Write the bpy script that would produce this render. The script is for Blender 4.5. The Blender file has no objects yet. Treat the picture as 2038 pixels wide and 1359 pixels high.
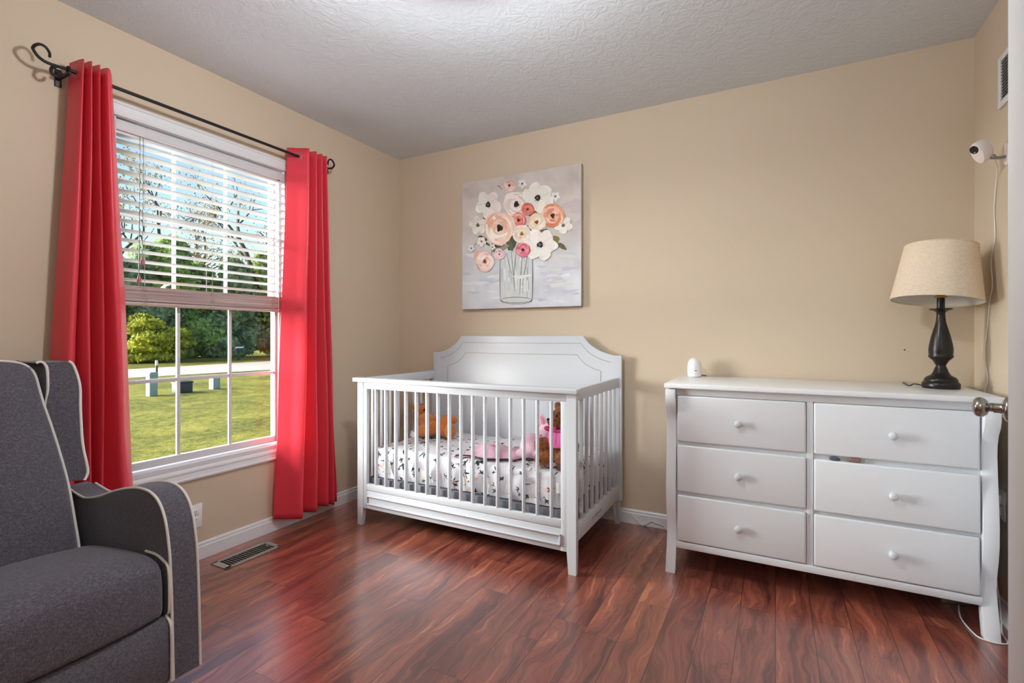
import bpy, bmesh, math, random
import numpy as np
from mathutils import Vector, Matrix, Euler, noise as mnoise
random.seed(7); np.random.seed(7)
SC = bpy.context.scene
COL = SC.collection
PI = math.pi
# ---------------------------------------------------------------- measures
XL, YB, XR, YF, H = -2.524, 2.929, 0.785, -0.75, 2.44     # room shell
CAMZ = 1.105

# ---------------------------------------------------------------- helpers
def lin(c):
    c = c/255.0
    return c/12.92 if c <= 0.04045 else ((c+0.055)/1.055)**2.4
def rgb(r, g, b): return (lin(r), lin(g), lin(b), 1.0)

class NT:
    def __init__(s, m):
        s.t = m.node_tree; s.n = s.t.nodes; s.l = s.t.links
    def add(s, typ, **kw):
        nd = s.n.new(typ)
        for k, v in kw.items():
            if k.startswith('i_'):
                key = k[2:]
                key = int(key) if key.isdigit() else key.replace('_', ' ')
                nd.inputs[key].default_value = v
            else: setattr(nd, k, v)
        return nd
    def link(s, a, b): s.l.new(a, b)
    def ramp(s, fac, stops, interp='LINEAR'):
        r = s.n.new('ShaderNodeValToRGB'); r.color_ramp.interpolation = interp
        e = r.color_ramp.elements
        while len(e) < len(stops): e.new(0.5)
        for i, (p, c) in enumerate(stops): e[i].position = p; e[i].color = c
        s.link(fac, r.inputs[0]); return r
    def mix(s, fac, a, b, blend='MIX'):
        m = s.n.new('ShaderNodeMix'); m.data_type = 'RGBA'; m.blend_type = blend
        for sock, v in ((m.inputs[0], fac), (m.inputs[6], a), (m.inputs[7], b)):
            if hasattr(v, 'is_linked'): s.link(v, sock)
            else: sock.default_value = v
        return m.outputs[2]
    def math(s, op, a, b=None, c=None, clamp=False):
        m = s.n.new('ShaderNodeMath'); m.operation = op; m.use_clamp = clamp
        for i, v in enumerate((a, b, c)):
            if v is None: continue
            if hasattr(v, 'is_linked'): s.link(v, m.inputs[i])
            else: m.inputs[i].default_value = v
        return m.outputs[0]
    def vmath(s, op, a, b=None):
        m = s.n.new('ShaderNodeVectorMath'); m.operation = op
        for i, v in enumerate((a, b)):
            if v is None: continue
            if hasattr(v, 'is_linked'): s.link(v, m.inputs[i])
            else: m.inputs[i].default_value = v
        return m.outputs[1] if op in ('LENGTH', 'DISTANCE', 'DOT_PRODUCT') else m.outputs[0]

def new_mat(name, col=(0.8, 0.8, 0.8, 1), rough=0.5, metal=0.0, spec=0.5):
    m = bpy.data.materials.new(name); m.use_nodes = True
    p = m.node_tree.nodes['Principled BSDF']
    p.inputs['Base Color'].default_value = col
    p.inputs['Roughness'].default_value = rough
    p.inputs['Metallic'].default_value = metal
    p.inputs['Specular IOR Level'].default_value = spec
    m.diffuse_color = col
    return m, NT(m), p

def bump(nt, p, height, strength=0.2, dist=0.01):
    b = nt.add('ShaderNodeBump'); b.inputs['Strength'].default_value = strength; b.inputs['Distance'].default_value = dist
    nt.link(height, b.inputs['Height']); nt.link(b.outputs[0], p.inputs['Normal']); return b

class MB:
    """collects geometry of one part"""
    def __init__(s): s.bm = bmesh.new()
    def box(s, x0, x1, y0, y1, z0, z1, bev=0.0, seg=2, rot=None, pivot=None, mi=0):
        c = Vector(((x0+x1)/2, (y0+y1)/2, (z0+z1)/2))
        r = bmesh.ops.create_cube(s.bm, size=1.0); vs = r['verts']
        for v in vs: v.co = Vector((v.co.x*(x1-x0), v.co.y*(y1-y0), v.co.z*(z1-z0)))+c
        fs = set(f for v in vs for f in v.link_faces)
        for f in fs: f.material_index = mi
        if bev > 0:
            es = list(set(e for v in vs for e in v.link_edges))
            r = bmesh.ops.bevel(s.bm, geom=es, offset=bev, segments=seg, affect='EDGES', profile=0.5)
            vs = list(set(vs_ for f in r['faces'] for vs_ in f.verts) | set(v for v in vs if v.is_valid))
            fs2 = set(f for v in vs for f in v.link_faces)
            for f in fs2: f.material_index = mi
        if rot is not None:
            M = Euler(rot).to_matrix(); pv = Vector(pivot) if pivot else c
            for v in set(v for v in vs if v.is_valid): v.co = M @ (v.co-pv)+pv
        return s
    def prism(s, pts, d0, d1, axis='y', bev=0.0, seg=2, mi=0):
        """pts: closed 2D outline; extruded along axis from d0 to d1. axis y: pts are (x,z); x: (y,z); z: (x,y)"""
        def P(a, b, d):
            return {'y': (a, d, b), 'x': (d, a, b), 'z': (a, b, d)}[axis]
        v0 = [s.bm.verts.new(P(a, b, d0)) for a, b in pts]
        v1 = [s.bm.verts.new(P(a, b, d1)) for a, b in pts]
        n = len(pts); fs = []
        f0 = s.bm.faces.new(v0); f1 = s.bm.faces.new(list(reversed(v1))); fs += [f0, f1]
        for i in range(n):
            j = (i+1) % n
            fs.append(s.bm.faces.new((v0[j], v0[i], v1[i], v1[j])))
        for f in fs: f.material_index = mi
        bmesh.ops.recalc_face_normals(s.bm, faces=fs)
        if bev > 0:
            es = list(set(f0.edges) | set(f1.edges))
            bmesh.ops.bevel(s.bm, geom=es, offset=bev, segments=seg, affect='EDGES', profile=0.5)
        return s
    def tube(s, path, r, n=10, closed=False, caps=True, mi=0):
        """round bar along a path; r is a number or a list of radii"""
        P = [Vector(p) for p in path]; m = len(P)
        R = r if isinstance(r, (list, tuple)) else [r]*m
        T = []
        for i in range(m):
            if closed: t = P[(i+1) % m]-P[(i-1) % m]
            else: t = P[min(i+1, m-1)]-P[max(i-1, 0)]
            T.append(t.normalized() if t.length > 1e-9 else Vector((0, 0, 1)))
        up = Vector((0, 0, 1))
        if abs(T[0].dot(up)) > 0.9: up = Vector((1, 0, 0))
        u = (up-T[0]*up.dot(T[0])).normalized(); rings = []
        for i in range(m):
            u = (u-T[i]*u.dot(T[i]))
            u = u.normalized() if u.length > 1e-6 else T[i].orthogonal().normalized()
            w = T[i].cross(u)
            rings.append([s.bm.verts.new(P[i]+(u*math.cos(2*PI*k/n)+w*math.sin(2*PI*k/n))*R[i]) for k in range(n)])
        for i in range(m if closed else m-1):
            a, b = rings[i], rings[(i+1) % m]
            for k in range(n):
                f = s.bm.faces.new((a[k], a[(k+1) % n], b[(k+1) % n], b[k])); f.material_index = mi
        if caps and not closed:
            s.bm.faces.new(list(reversed(rings[0]))).material_index = mi
            s.bm.faces.new(rings[-1]).material_index = mi
        return s
    def lathe(s, prof, center=(0, 0, 0), n=32, axis='z', mi=0):
        """prof: list of (radius, height)"""
        c = Vector(center); rings = []
        def P(r, h, a):
            x, y = r*math.cos(a), r*math.sin(a)
            return c+Vector({'z': (x, y, h), 'x': (h, x, y), 'y': (x, h, y)}[axis])
        for r, h in prof:
            if r < 1e-6: rings.append([s.bm.verts.new(P(0, h, 0))])
            else: rings.append([s.bm.verts.new(P(r, h, 2*PI*k/n)) for k in range(n)])
        fs = []
        for a, b in zip(rings, rings[1:]):
            for k in range(n):
                k2 = (k+1) % n
                if len(a) == 1 and len(b) == 1: continue
                if len(a) == 1: fs.append(s.bm.faces.new((a[0], b[k2], b[k])))
                elif len(b) == 1: fs.append(s.bm.faces.new((a[k], a[k2], b[0])))
                else: fs.append(s.bm.faces.new((a[k], a[k2], b[k2], b[k])))
        for f in fs: f.material_index = mi
        bmesh.ops.recalc_face_normals(s.bm, faces=fs)
        return s
    def ball(s, c, r, rot=(0, 0, 0), u=20, v=14, mi=0):
        if not isinstance(r, (list, tuple)): r = (r, r, r)
        res = bmesh.ops.create_uvsphere(s.bm, u_segments=u, v_segments=v, radius=1.0)
        M = Euler(rot).to_matrix()
        for w in res['verts']:
            w.co = M @ Vector((w.co.x*r[0], w.co.y*r[1], w.co.z*r[2]))+Vector(c)
            for f in w.link_faces: f.material_index = mi
        return s
    def torus(s, c, R, r, axis='y', n=28, m=10):
        pts = []
        for k in range(n):
            a = 2*PI*k/n; x, y = R*math.cos(a), R*math.sin(a)
            pts.append(Vector(c)+Vector({'z': (x, y, 0), 'x': (0, x, y), 'y': (x, 0, y)}[axis]))
        return s.tube(pts, r, n=m, closed=True)
    def grid(s, fn, nu, nv, closed_u=False):
        V = [[s.bm.verts.new(fn(i/(nu if closed_u else nu-1), j/(nv-1))) for j in range(nv)] for i in range(nu)]
        for i in range(nu if closed_u else nu-1):
            for j in range(nv-1):
                a, b = V[i], V[(i+1) % nu]
                s.bm.faces.new((a[j], b[j], b[j+1], a[j+1]))
        return s

def put(name, mb, mats, parent=None, smooth=True, angle=35, loc=None):
    bm = mb.bm if isinstance(mb, MB) else mb
    me = bpy.data.meshes.new(name); bm.to_mesh(me); bm.free()
    for m in (mats if isinstance(mats, (list, tuple)) else [mats]): me.materials.append(m)
    if smooth:
        me.polygons.foreach_set('use_smooth', [True]*len(me.polygons))
        try: me.set_sharp_from_angle(angle=math.radians(angle))
        except Exception: pass
    o = bpy.data.objects.new(name, me); COL.objects.link(o)
    if parent is not None:
        o.parent = parent
        if loc is None:                       # geometry is written in room coordinates
            o.matrix_parent_inverse = Matrix.Translation(-parent_world(parent))
        else: o.location = loc
    elif loc is not None: o.location = loc
    return o
def parent_world(o):
    v = Vector((0, 0, 0))
    while o is not None:
        v = v+o.location
        if o.parent is not None: v = v+o.matrix_parent_inverse.translation
        o = o.parent
    return v
def thing(name, label, cat, loc=(0, 0, 0), group=None):
    o = bpy.data.objects.new(name, None); COL.objects.link(o); o.location = loc
    o.empty_display_size = 0.05
    o['label'] = label; o['category'] = cat
    if group: o['group'] = group
    return o
def tag(o, label, cat, group=None, kind=None):
    o['label'] = label; o['category'] = cat
    if group: o['group'] = group
    if kind: o['kind'] = kind
    return o
def struct(name, mb, mats, parent=None, label=None, cat=None, **kw):
    o = put(name, mb, mats, parent, **kw)
    if parent is None:
        o['kind'] = 'structure'
        if label: o['label'] = label
        if cat: o['category'] = cat
    return o
def frame_empty(name, label, cat, loc=(0, 0, 0)):
    o = thing(name, label, cat, loc); o['kind'] = 'structure'; return o
def copy_thing(src, loc):
    r = src.copy(); COL.objects.link(r); r.location = loc
    for ch in list(src.children):
        c = ch.copy(); COL.objects.link(c); c.parent = r
        for g in list(ch.children):
            d = g.copy(); COL.objects.link(d); d.parent = c
    return r

# ---------------------------------------------------------------- materials
def coords(nt, kind='Object'):
    return nt.add('ShaderNodeTexCoord').outputs[kind]
def mapped(nt, vec, scale=(1, 1, 1), rot=(0, 0, 0), loc=(0, 0, 0)):
    m = nt.add('ShaderNodeMapping'); m.inputs['Scale'].default_value = scale
    m.inputs['Rotation'].default_value = rot; m.inputs['Location'].default_value = loc
    nt.link(vec, m.inputs[0]); return m.outputs[0]
def noise(nt, vec, scale, detail=3.0, rough=0.5, dist=0.0):
    n = nt.add('ShaderNodeTexNoise'); n.inputs['Scale'].default_value = scale
    n.inputs['Detail'].default_value = detail; n.inputs['Roughness'].default_value = rough
    n.inputs['Distortion'].default_value = dist
    if vec is not None: nt.link(vec, n.inputs['Vector'])
    return n

M = {}
def m_wall():
    m, nt, p = new_mat('beige_wall_paint', rgb(208, 192, 170), 0.62, spec=0.3)
    co = coords(nt); n = noise(nt, co, 2.0, 2)
    c = nt.mix(n.outputs[0], rgb(205, 188, 165), rgb(211, 194, 172)); nt.link(c, p.inputs['Base Color'])
    bump(nt, p, noise(nt, co, 220, 3, .6).outputs[0], 0.12, 0.002); return m
M['wall'] = m_wall()
def m_ceil():
    m, nt, p = new_mat('textured_ceiling_paint', rgb(215, 221, 226), 0.8, spec=0.2)
    co = coords(nt)
    n1 = noise(nt, co, 17, 5, .6, 1.8); n2 = noise(nt, co, 90, 3, .6, .8)
    r = nt.ramp(n1.outputs[0], [(0.44, (0, 0, 0, 1)), (0.58, (1, 1, 1, 1))])
    h = nt.math('MULTIPLY_ADD', r.outputs[0], 0.8, nt.math('MULTIPLY', n2.outputs[0], 0.45))
    bump(nt, p, h, 0.28, 0.005); return m
M['ceil'] = m_ceil()
def plain(key, col, rough=0.5, metal=0.0, spec=0.5, nscale=0, nstr=0.1, ndist=0.002):
    m, nt, p = new_mat(key, col, rough, metal, spec)
    if nscale: bump(nt, p, noise(nt, coords(nt), nscale, 3).outputs[0], nstr, ndist)
    M[key] = m; return m
plain('white_trim_paint', rgb(228, 231, 234), 0.35, nscale=30, nstr=.04)
plain('white_vinyl', rgb(206, 206, 210), 0.3, nscale=25, nstr=.02)
plain('white_furniture_paint', rgb(205, 210, 216), 0.32, nscale=40, nstr=.04)
plain('white_dresser_paint', rgb(226, 231, 236), 0.3, nscale=40, nstr=.05)
plain('white_dresser_top', rgb(236, 240, 243), 0.3, nscale=20, nstr=.02)
plain('black_iron', rgb(30, 26, 26), 0.45, 0.3, nscale=80, nstr=.1)
plain('black_plastic', rgb(18, 18, 19), 0.35)
plain('white_plastic', rgb(238, 238, 238), 0.3)
plain('pinkish_white_plastic', rgb(238, 226, 220), 0.35)
plain('white_cord_rubber', rgb(232, 230, 226), 0.5)
plain('dark_hole', rgb(8, 8, 8), 0.9)
plain('black_board', rgb(112, 112, 120), 0.7, nscale=150, nstr=.2)
plain('white_piping', rgb(226, 222, 218), 0.75, nscale=600, nstr=.3)
plain('grey_steel', rgb(150, 150, 148), 0.4, 0.6)
plain('vent_paint', rgb(168, 166, 158), 0.4, 0.2)
plain('mauve_plastic', rgb(178, 122, 130), 0.45)
plain('ladder_string', rgb(190, 180, 172), 0.8)
plain('raw_canvas', rgb(176, 166, 150), 0.85, nscale=400, nstr=.2)
plain('orange_plush', rgb(196, 118, 52), 0.95, spec=0.1)
plain('pale_pink_plush', rgb(240, 204, 222), 0.95, spec=0.1, nscale=260, nstr=.5, ndist=.004)
plain('pink_inner_ear', rgb(226, 150, 168), 0.9, spec=0.1, nscale=260, nstr=.5, ndist=.004)
plain('hot_pink_cloth', rgb(246, 120, 190), 0.8, nscale=200, nstr=.2)
plain('pink_ribbon', rgb(206, 60, 130), 0.6)
plain('paper_tag', rgb(232, 230, 226), 0.8)
plain('dark_blanket_edge', rgb(40, 36, 50), 0.9)
plain('slate_cloth', rgb(84, 92, 110), 0.9, nscale=200, nstr=.2)
plain('teal_pedestal_paint', rgb(132, 154, 154), 0.6, nscale=12, nstr=.1)
plain('dark_green_box_paint', rgb(46, 56, 54), 0.6, nscale=12, nstr=.2)
plain('rust_brown', rgb(74, 48, 40), 0.8)
plain('concrete_road', rgb(158, 145, 134), 0.9, nscale=6, nstr=.1)
plain('lamp_black_bronze', rgb(30, 26, 25), 0.32, 0.25, nscale=40, nstr=.03)
plain('brass', rgb(180, 150, 90), 0.3, 0.9)
plain('shade_lining', rgb(228, 224, 216), 0.8)
plain('tassel_wood', rgb(170, 108, 112), 0.5)

def m_satin_nickel():
    m, nt, p = new_mat('satin_nickel', rgb(168, 164, 158), 0.24, 1.0)
    n = noise(nt, mapped(nt, coords(nt), (6, 6, 300)), 3, 3)
    bump(nt, p, n.outputs[0], .06, .001); return m
M['nickel'] = m_satin_nickel()

def m_floor():
    m, nt, p = new_mat('red_brown_laminate_planks', rgb(120, 60, 48), 0.22, spec=0.5)
    co = coords(nt)
    W_, L_ = 0.1268, 1.215
    sep = nt.add('ShaderNodeSeparateXYZ'); nt.link(co, sep.inputs[0])
    ix = nt.math('FLOOR', nt.math('DIVIDE', sep.outputs[0], W_))
    wn = nt.add('ShaderNodeTexWhiteNoise'); wn.noise_dimensions = '1D'; nt.link(ix, wn.inputs['W'])
    yo = nt.math('ADD', sep.outputs[1], nt.math('MULTIPLY', wn.outputs[0], L_))
    iy = nt.math('FLOOR', nt.math('DIVIDE', yo, L_))
    cid = nt.add('ShaderNodeCombineXYZ'); nt.link(ix, cid.inputs[0]); nt.link(iy, cid.inputs[1])
    wn2 = nt.add('ShaderNodeTexWhiteNoise'); wn2.noise_dimensions = '2D'; nt.link(cid.outputs[0], wn2.inputs['Vector'])
    # grain: stretched, warped noise, different for every plank
    off = nt.vmath('SCALE', wn2.outputs[1]); nt.n[-1].inputs[3].default_value = 17.0
    base = nt.vmath('ADD', co, off)
    warp = noise(nt, mapped(nt, base, (5.0, 2.2, 1)), 1.0, 3, .55)
    wv = nt.vmath('ADD', base, nt.vmath('MULTIPLY', nt.vmath('SUBTRACT', warp.outputs[1], (0.5, 0.5, 0.5)), (0.20, 0.35, 0)))
    g1 = noise(nt, mapped(nt, wv, (13, 1.5, 1)), 1.0, 5, .56, .9)
    g2 = noise(nt, mapped(nt, wv, (75, 2.6, 1)), 1.0, 4, .6, .3)
    g3 = noise(nt, mapped(nt, base, (260, 5, 1)), 1.0, 3, .6)
    f = nt.math('ADD', nt.math('MULTIPLY', g1.outputs[0], 0.6), nt.math('MULTIPLY', g2.outputs[0], 0.4))
    r = nt.ramp(f, [(0.34, rgb(82, 44, 40)), (0.43, rgb(120, 64, 54)), (0.52, rgb(154, 87, 71)), (0.58, rgb(174, 99, 76)), (0.66, rgb(220, 148, 112))])
    vein = nt.math('FRACT', nt.math('MULTIPLY', g1.outputs[0], 9.0))
    vein = nt.math('MULTIPLY', nt.math('SUBTRACT', 1.0, nt.math('MULTIPLY', nt.math('MINIMUM', vein, nt.math('SUBTRACT', 1.0, vein)), 9.0), clamp=True), nt.ramp(g2.outputs[0], [(.4, (0, 0, 0, 1)), (.62, (.5, .5, .5, 1))]).outputs[0])
    tone = nt.mix(wn2.outputs[0], (0.78, 0.76, 0.80, 1), (1.08, 1.03, 1.0, 1))
    c = nt.mix(1.0, r.outputs[0], tone, 'MULTIPLY')
    c = nt.mix(vein, c, rgb(50, 24, 22))
    c = nt.mix(nt.math('MULTIPLY', g3.outputs[0], 0.25), c, rgb(104, 54, 46))
    # seams
    def edge(v, period, w):
        fr = nt.math('FRACT', nt.math('DIVIDE', v, period))
        d = nt.math('MULTIPLY', nt.math('MINIMUM', fr, nt.math('SUBTRACT', 1.0, fr)), period)
        return nt.math('LESS_THAN', d, w)
    seam = nt.math('MAXIMUM', edge(sep.outputs[0], W_, 0.0014), edge(yo, L_, 0.0009))
    c = nt.mix(nt.math('MULTIPLY', seam, 0.8), c, rgb(36, 14, 12))
    nt.link(c, p.inputs['Base Color'])
    rr = nt.math('MULTIPLY_ADD', g2.outputs[0], 0.12, 0.25); nt.link(rr, p.inputs['Roughness'])
    p.inputs['Coat Weight'].default_value = 1.0; p.inputs['Coat Roughness'].default_value = .27; p.inputs['Coat IOR'].default_value = 1.65
    hgt = nt.math('SUBTRACT', nt.math('MULTIPLY', g3.outputs[0], 0.14), seam)
    bump(nt, p, hgt, 0.25, 0.0015)
    return m
M['floor'] = m_floor()

def m_chair():
    m, nt, p = new_mat('charcoal_woven_upholstery', rgb(84, 82, 92), 0.9, spec=0.2)
    co = coords(nt)
    n1 = noise(nt, mapped(nt, co, (110, 110, 420)), 1.0, 4, .75); n2 = noise(nt, mapped(nt, co, (420, 420, 110)), 1.0, 4, .75)
    n3 = noise(nt, co, 9, 4, .6)
    f = nt.math('MULTIPLY_ADD', n1.outputs[0], .5, nt.math('MULTIPLY', n2.outputs[0], .5))
    r = nt.ramp(f, [(0.36, rgb(58, 57, 67)), (0.5, rgb(91, 89, 100)), (0.64, rgb(134, 128, 135))])
    c = nt.mix(nt.math('MULTIPLY', n3.outputs[0], .35), r.outputs[0], rgb(86, 78, 84)); nt.link(c, p.inputs['Base Color'])
    p.inputs['Sheen Weight'].default_value = 0.35; p.inputs['Sheen Roughness'].default_value = 0.45
    p.inputs['Sheen Tint'].default_value = (0.85, 0.9, 1, 1)
    bump(nt, p, f, .35, .002); return m
M['chair'] = m_chair()

def m_curtain():
    m, nt, p = new_mat('coral_red_satin_curtain', rgb(232, 50, 66), 0.36, spec=0.6)
    co = coords(nt)
    n = noise(nt, mapped(nt, co, (500, 500, 1400)), 1.0, 2); n2 = noise(nt, mapped(nt, co, (3, 3, 1.3)), 1.0, 2)
    c = nt.mix(n2.outputs[0], rgb(240, 66, 90), rgb(244, 76, 88)); nt.link(c, p.inputs['Base Color'])
    bump(nt, p, n.outputs[0], .08, .001)
    p.inputs['Sheen Weight'].default_value = .22; p.inputs['Sheen Roughness'].default_value = .35; p.inputs['Sheen Tint'].default_value = (1, .85, .9, 1)
    tr = nt.add('ShaderNodeBsdfTranslucent'); tr.inputs[0].default_value = rgb(244, 84, 100)
    mx = nt.add('ShaderNodeMixShader'); mx.inputs[0].default_value = 0.22
    out = nt.n['Material Output']
    nt.link(p.outputs[0], mx.inputs[1]); nt.link(tr.outputs[0], mx.inputs[2]); nt.link(mx.outputs[0], out.inputs[0])
    return m
M['curtain'] = m_curtain()

def m_glass():
    m = bpy.data.materials.new('clear_window_glass'); m.use_nodes = True; nt = NT(m)
    nt.n.remove(nt.n['Principled BSDF'])
    t = nt.add('ShaderNodeBsdfTransparent'); t.inputs[0].default_value = (0.96, 0.98, 0.97, 1)
    g = nt.add('ShaderNodeBsdfGlossy'); g.inputs['Roughness'].default_value = 0.02
    fr = nt.add('ShaderNodeFresnel'); fr.inputs[0].default_value = 1.45
    mx = nt.add('ShaderNodeMixShader'); nt.link(nt.math('MULTIPLY', fr.outputs[0], 0.15), mx.inputs[0])
    nt.link(t.outputs[0], mx.inputs[1]); nt.link(g.outputs[0], mx.inputs[2]); nt.link(mx.outputs[0], nt.n['Material Output'].inputs[0])
    return m
M['glass'] = m_glass()

def m_slat():
    m, nt, p = new_mat('white_faux_wood_slat', rgb(214, 214, 216), 0.4)
    n = noise(nt, mapped(nt, coords(nt), (60, 3, 60)), 1.0, 3); bump(nt, p, n.outputs[0], .08, .001)
    return m
M['slat'] = m_slat()
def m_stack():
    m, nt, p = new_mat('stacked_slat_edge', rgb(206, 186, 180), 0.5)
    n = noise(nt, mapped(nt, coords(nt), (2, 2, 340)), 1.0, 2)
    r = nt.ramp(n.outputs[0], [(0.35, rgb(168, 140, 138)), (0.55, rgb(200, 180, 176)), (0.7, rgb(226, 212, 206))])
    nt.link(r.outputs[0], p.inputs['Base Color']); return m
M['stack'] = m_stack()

def m_sheet():
    m, nt, p = new_mat('white_floral_sheet', rgb(222, 222, 226), 0.85, spec=0.2)
    co = coords(nt)
    def cells(scale, seedloc):
        v = mapped(nt, co, (scale, scale, scale), (0.3, 0.2, 0.1), seedloc)
        vo = nt.add('ShaderNodeTexVoronoi'); vo.inputs['Scale'].default_value = 1.0; vo.inputs['Randomness'].default_value = 0.75
        nt.link(v, vo.inputs['Vector'])
        d = nt.vmath('SUBTRACT', v, vo.outputs['Position'])
        sp = nt.add('ShaderNodeSeparateColor'); nt.link(vo.outputs['Color'], sp.inputs[0])
        return d, sp
    def leaf(d, ang, off, dims):
        ro = nt.add('ShaderNodeVectorRotate'); ro.rotation_type = 'AXIS_ANGLE'; ro.inputs['Axis'].default_value = (0.15, 0.8, 0.6)
        nt.link(d, ro.inputs['Vector'])
        if hasattr(ang, 'is_linked'): nt.link(ang, ro.inputs['Angle'])
        else: ro.inputs['Angle'].default_value = ang
        q = nt.vmath('DIVIDE', nt.vmath('SUBTRACT', ro.outputs[0], off), dims)
        return nt.math('LESS_THAN', nt.vmath('LENGTH', q), 1.0)
    d, sp = cells(19, (0, 0, 0))
    a = nt.math('MULTIPLY', sp.outputs[0], 6.28)
    s1 = leaf(d, a, (0.0, 0, 0.13), (0.09, 0.4, 0.26))
    s2 = leaf(d, nt.math('ADD', a, 0.9), (0, 0, 0.17), (0.075, 0.4, 0.2))
    s3 = leaf(d, nt.math('ADD', a, -1.0), (0, 0, 0.16), (0.07, 0.4, 0.2))
    s4 = leaf(d, a, (0.0, 0, -0.15), (0.03, 0.4, 0.3))
    lf = nt.math('MAXIMUM', nt.math('MAXIMUM', s1, s2), nt.math('MAXIMUM', s3, s4))
    lf = nt.math('MULTIPLY', lf, nt.math('GREATER_THAN', sp.outputs[1], 0.08))
    d3, sp3 = cells(12.5, (7.3, 2.9, 4.4)); a3 = nt.math('MULTIPLY', sp3.outputs[0], 6.28)
    for an, off, dm in ((0, .2, (.05, .4, .17)), (1.2, .16, (.045, .4, .15)), (-1.2, .15, (.045, .4, .15)), (0, -.08, (.018, .4, .3))):
        lf = nt.math('MAXIMUM', lf, leaf(d3, nt.math('ADD', a3, an), (0, 0, off), dm))
    d2, sp2 = cells(10.5, (3.3, 1.7, 5.1))
    nz = noise(nt, co, 60, 3)
    rr = nt.math('ADD', nt.vmath('LENGTH', d2), nt.math('MULTIPLY', nt.math('SUBTRACT', nz.outputs[0], .5), .22))
    fl = nt.math('MULTIPLY', nt.math('LESS_THAN', rr, 0.16), nt.math('GREATER_THAN', sp2.outputs[1], 0.25))
    fc = nt.mix(sp2.outputs[2], rgb(232, 158, 104), rgb(240, 206, 204))
    c = nt.mix(nt.math('MULTIPLY', fl, .85), rgb(222, 222, 227), fc)
    c = nt.mix(lf, c, nt.mix(sp.outputs[2], rgb(32, 38, 36), rgb(78, 92, 84)))
    nt.link(c, p.inputs['Base Color'])
    bump(nt, p, noise(nt, co, 40, 3).outputs[0], .15, .004); return m
M['sheet'] = m_sheet()

def m_vcol(name, rough=0.6):
    m, nt, p = new_mat(name, (1, 1, 1, 1), rough, spec=0.25)
    a = nt.add('ShaderNodeVertexColor'); a.layer_name = 'paint'; nt.link(a.outputs[0], p.inputs['Base Color'])
    bump(nt, p, noise(nt, coords(nt), 420, 3).outputs[0], .15, .001); return m
M['paint'] = m_vcol('oil_paint_on_canvas')

def m_fur(name, c1, c2, scale, strength=1.0):
    m, nt, p = new_mat(name, c1, 0.95, spec=0.15)
    co = coords(nt); n = noise(nt, co, scale, 4, .65, .8)
    r = nt.ramp(n.outputs[0], [(0.32, c2), (0.62, c1)]); nt.link(r.outputs[0], p.inputs['Base Color'])
    p.inputs['Sheen Weight'].default_value = .4; bump(nt, p, n.outputs[0], strength, .012); return m
M['curly'] = m_fur('curly_brown_plush', rgb(176, 104, 50), rgb(92, 46, 22), 55)
M['orange'] = m_fur('short_orange_plush', rgb(208, 126, 58), rgb(170, 92, 36), 160, .5)
M['pinkfur'] = m_fur('soft_pink_blanket_fleece', rgb(236, 192, 208), rgb(222, 166, 188), 120, .6)

def m_linen():
    m, nt, p = new_mat('beige_linen_shade', rgb(226, 208, 184), 0.9, spec=0.15)
    co = coords(nt); n = noise(nt, mapped(nt, co, (500, 500, 90)), 1, 3); n2 = noise(nt, mapped(nt, co, (80, 80, 700)), 1, 3)
    f = nt.math('MULTIPLY_ADD', n.outputs[0], .5, nt.math('MULTIPLY', n2.outputs[0], .5))
    r = nt.ramp(f, [(0.35, rgb(214, 194, 168)), (0.65, rgb(236, 220, 198))]); nt.link(r.outputs[0], p.inputs['Base Color'])
    bump(nt, p, f, .15, .001); return m
M['linen'] = m_linen()

def m_grass():
    m, nt, p = new_mat('mown_lawn_grass', rgb(150, 160, 62), 0.95, spec=0.1)
    co = coords(nt)
    n1 = noise(nt, co, 0.9, 4, .6, .5); n2 = noise(nt, mapped(nt, co, (9, 8, 1)), 1.0, 5, .75); n3 = noise(nt, mapped(nt, co, (30, 26, 1)), 1.0, 4, .8)
    f = nt.math('ADD', nt.math('MULTIPLY', n1.outputs[0], .28), nt.math('ADD', nt.math('MULTIPLY', n2.outputs[0], .34), nt.math('MULTIPLY', n3.outputs[0], .38)))
    r = nt.ramp(f, [(0.40, rgb(54, 56, 26)), (0.47, rgb(92, 94, 38)), (0.53, rgb(120, 116, 46)), (0.60, rgb(150, 140, 72))])
    nt.link(r.outputs[0], p.inputs['Base Color']); bump(nt, p, n3.outputs[0], .8, .05); return m
M['grass'] = m_grass()
def m_leaf(name, dark, light, scale=1.4):
    m, nt, p = new_mat(name, light, 0.7, spec=0.25)
    n = noise(nt, coords(nt), scale, 4, .7)
    r = nt.ramp(n.outputs[0], [(0.36, dark), (0.62, light)]); nt.link(r.outputs[0], p.inputs['Base Color'])
    tr = nt.add('ShaderNodeBsdfTranslucent'); nt.link(r.outputs[0], tr.inputs[0])
    mx = nt.add('ShaderNodeMixShader'); mx.inputs[0].default_value = 0.4
    nt.link(p.outputs[0], mx.inputs[1]); nt.link(tr.outputs[0], mx.inputs[2]); nt.link(mx.outputs[0], nt.n['Material Output'].inputs[0])
    return m
M['hedge'] = m_leaf('evergreen_foliage', rgb(84, 104, 60), rgb(178, 204, 120))
M['hedge2'] = m_leaf('blue_green_foliage', rgb(90, 108, 84), rgb(174, 194, 146))
M['gold'] = m_leaf('golden_yew_foliage', rgb(96, 104, 44), rgb(206, 206, 76), 2.0)
M['autumn'] = m_leaf('thin_autumn_foliage', rgb(84, 70, 36), rgb(130, 114, 60), 1.0)
plain('bark', rgb(66, 58, 54), 0.95, nscale=8, nstr=.6, ndist=.05)

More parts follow.
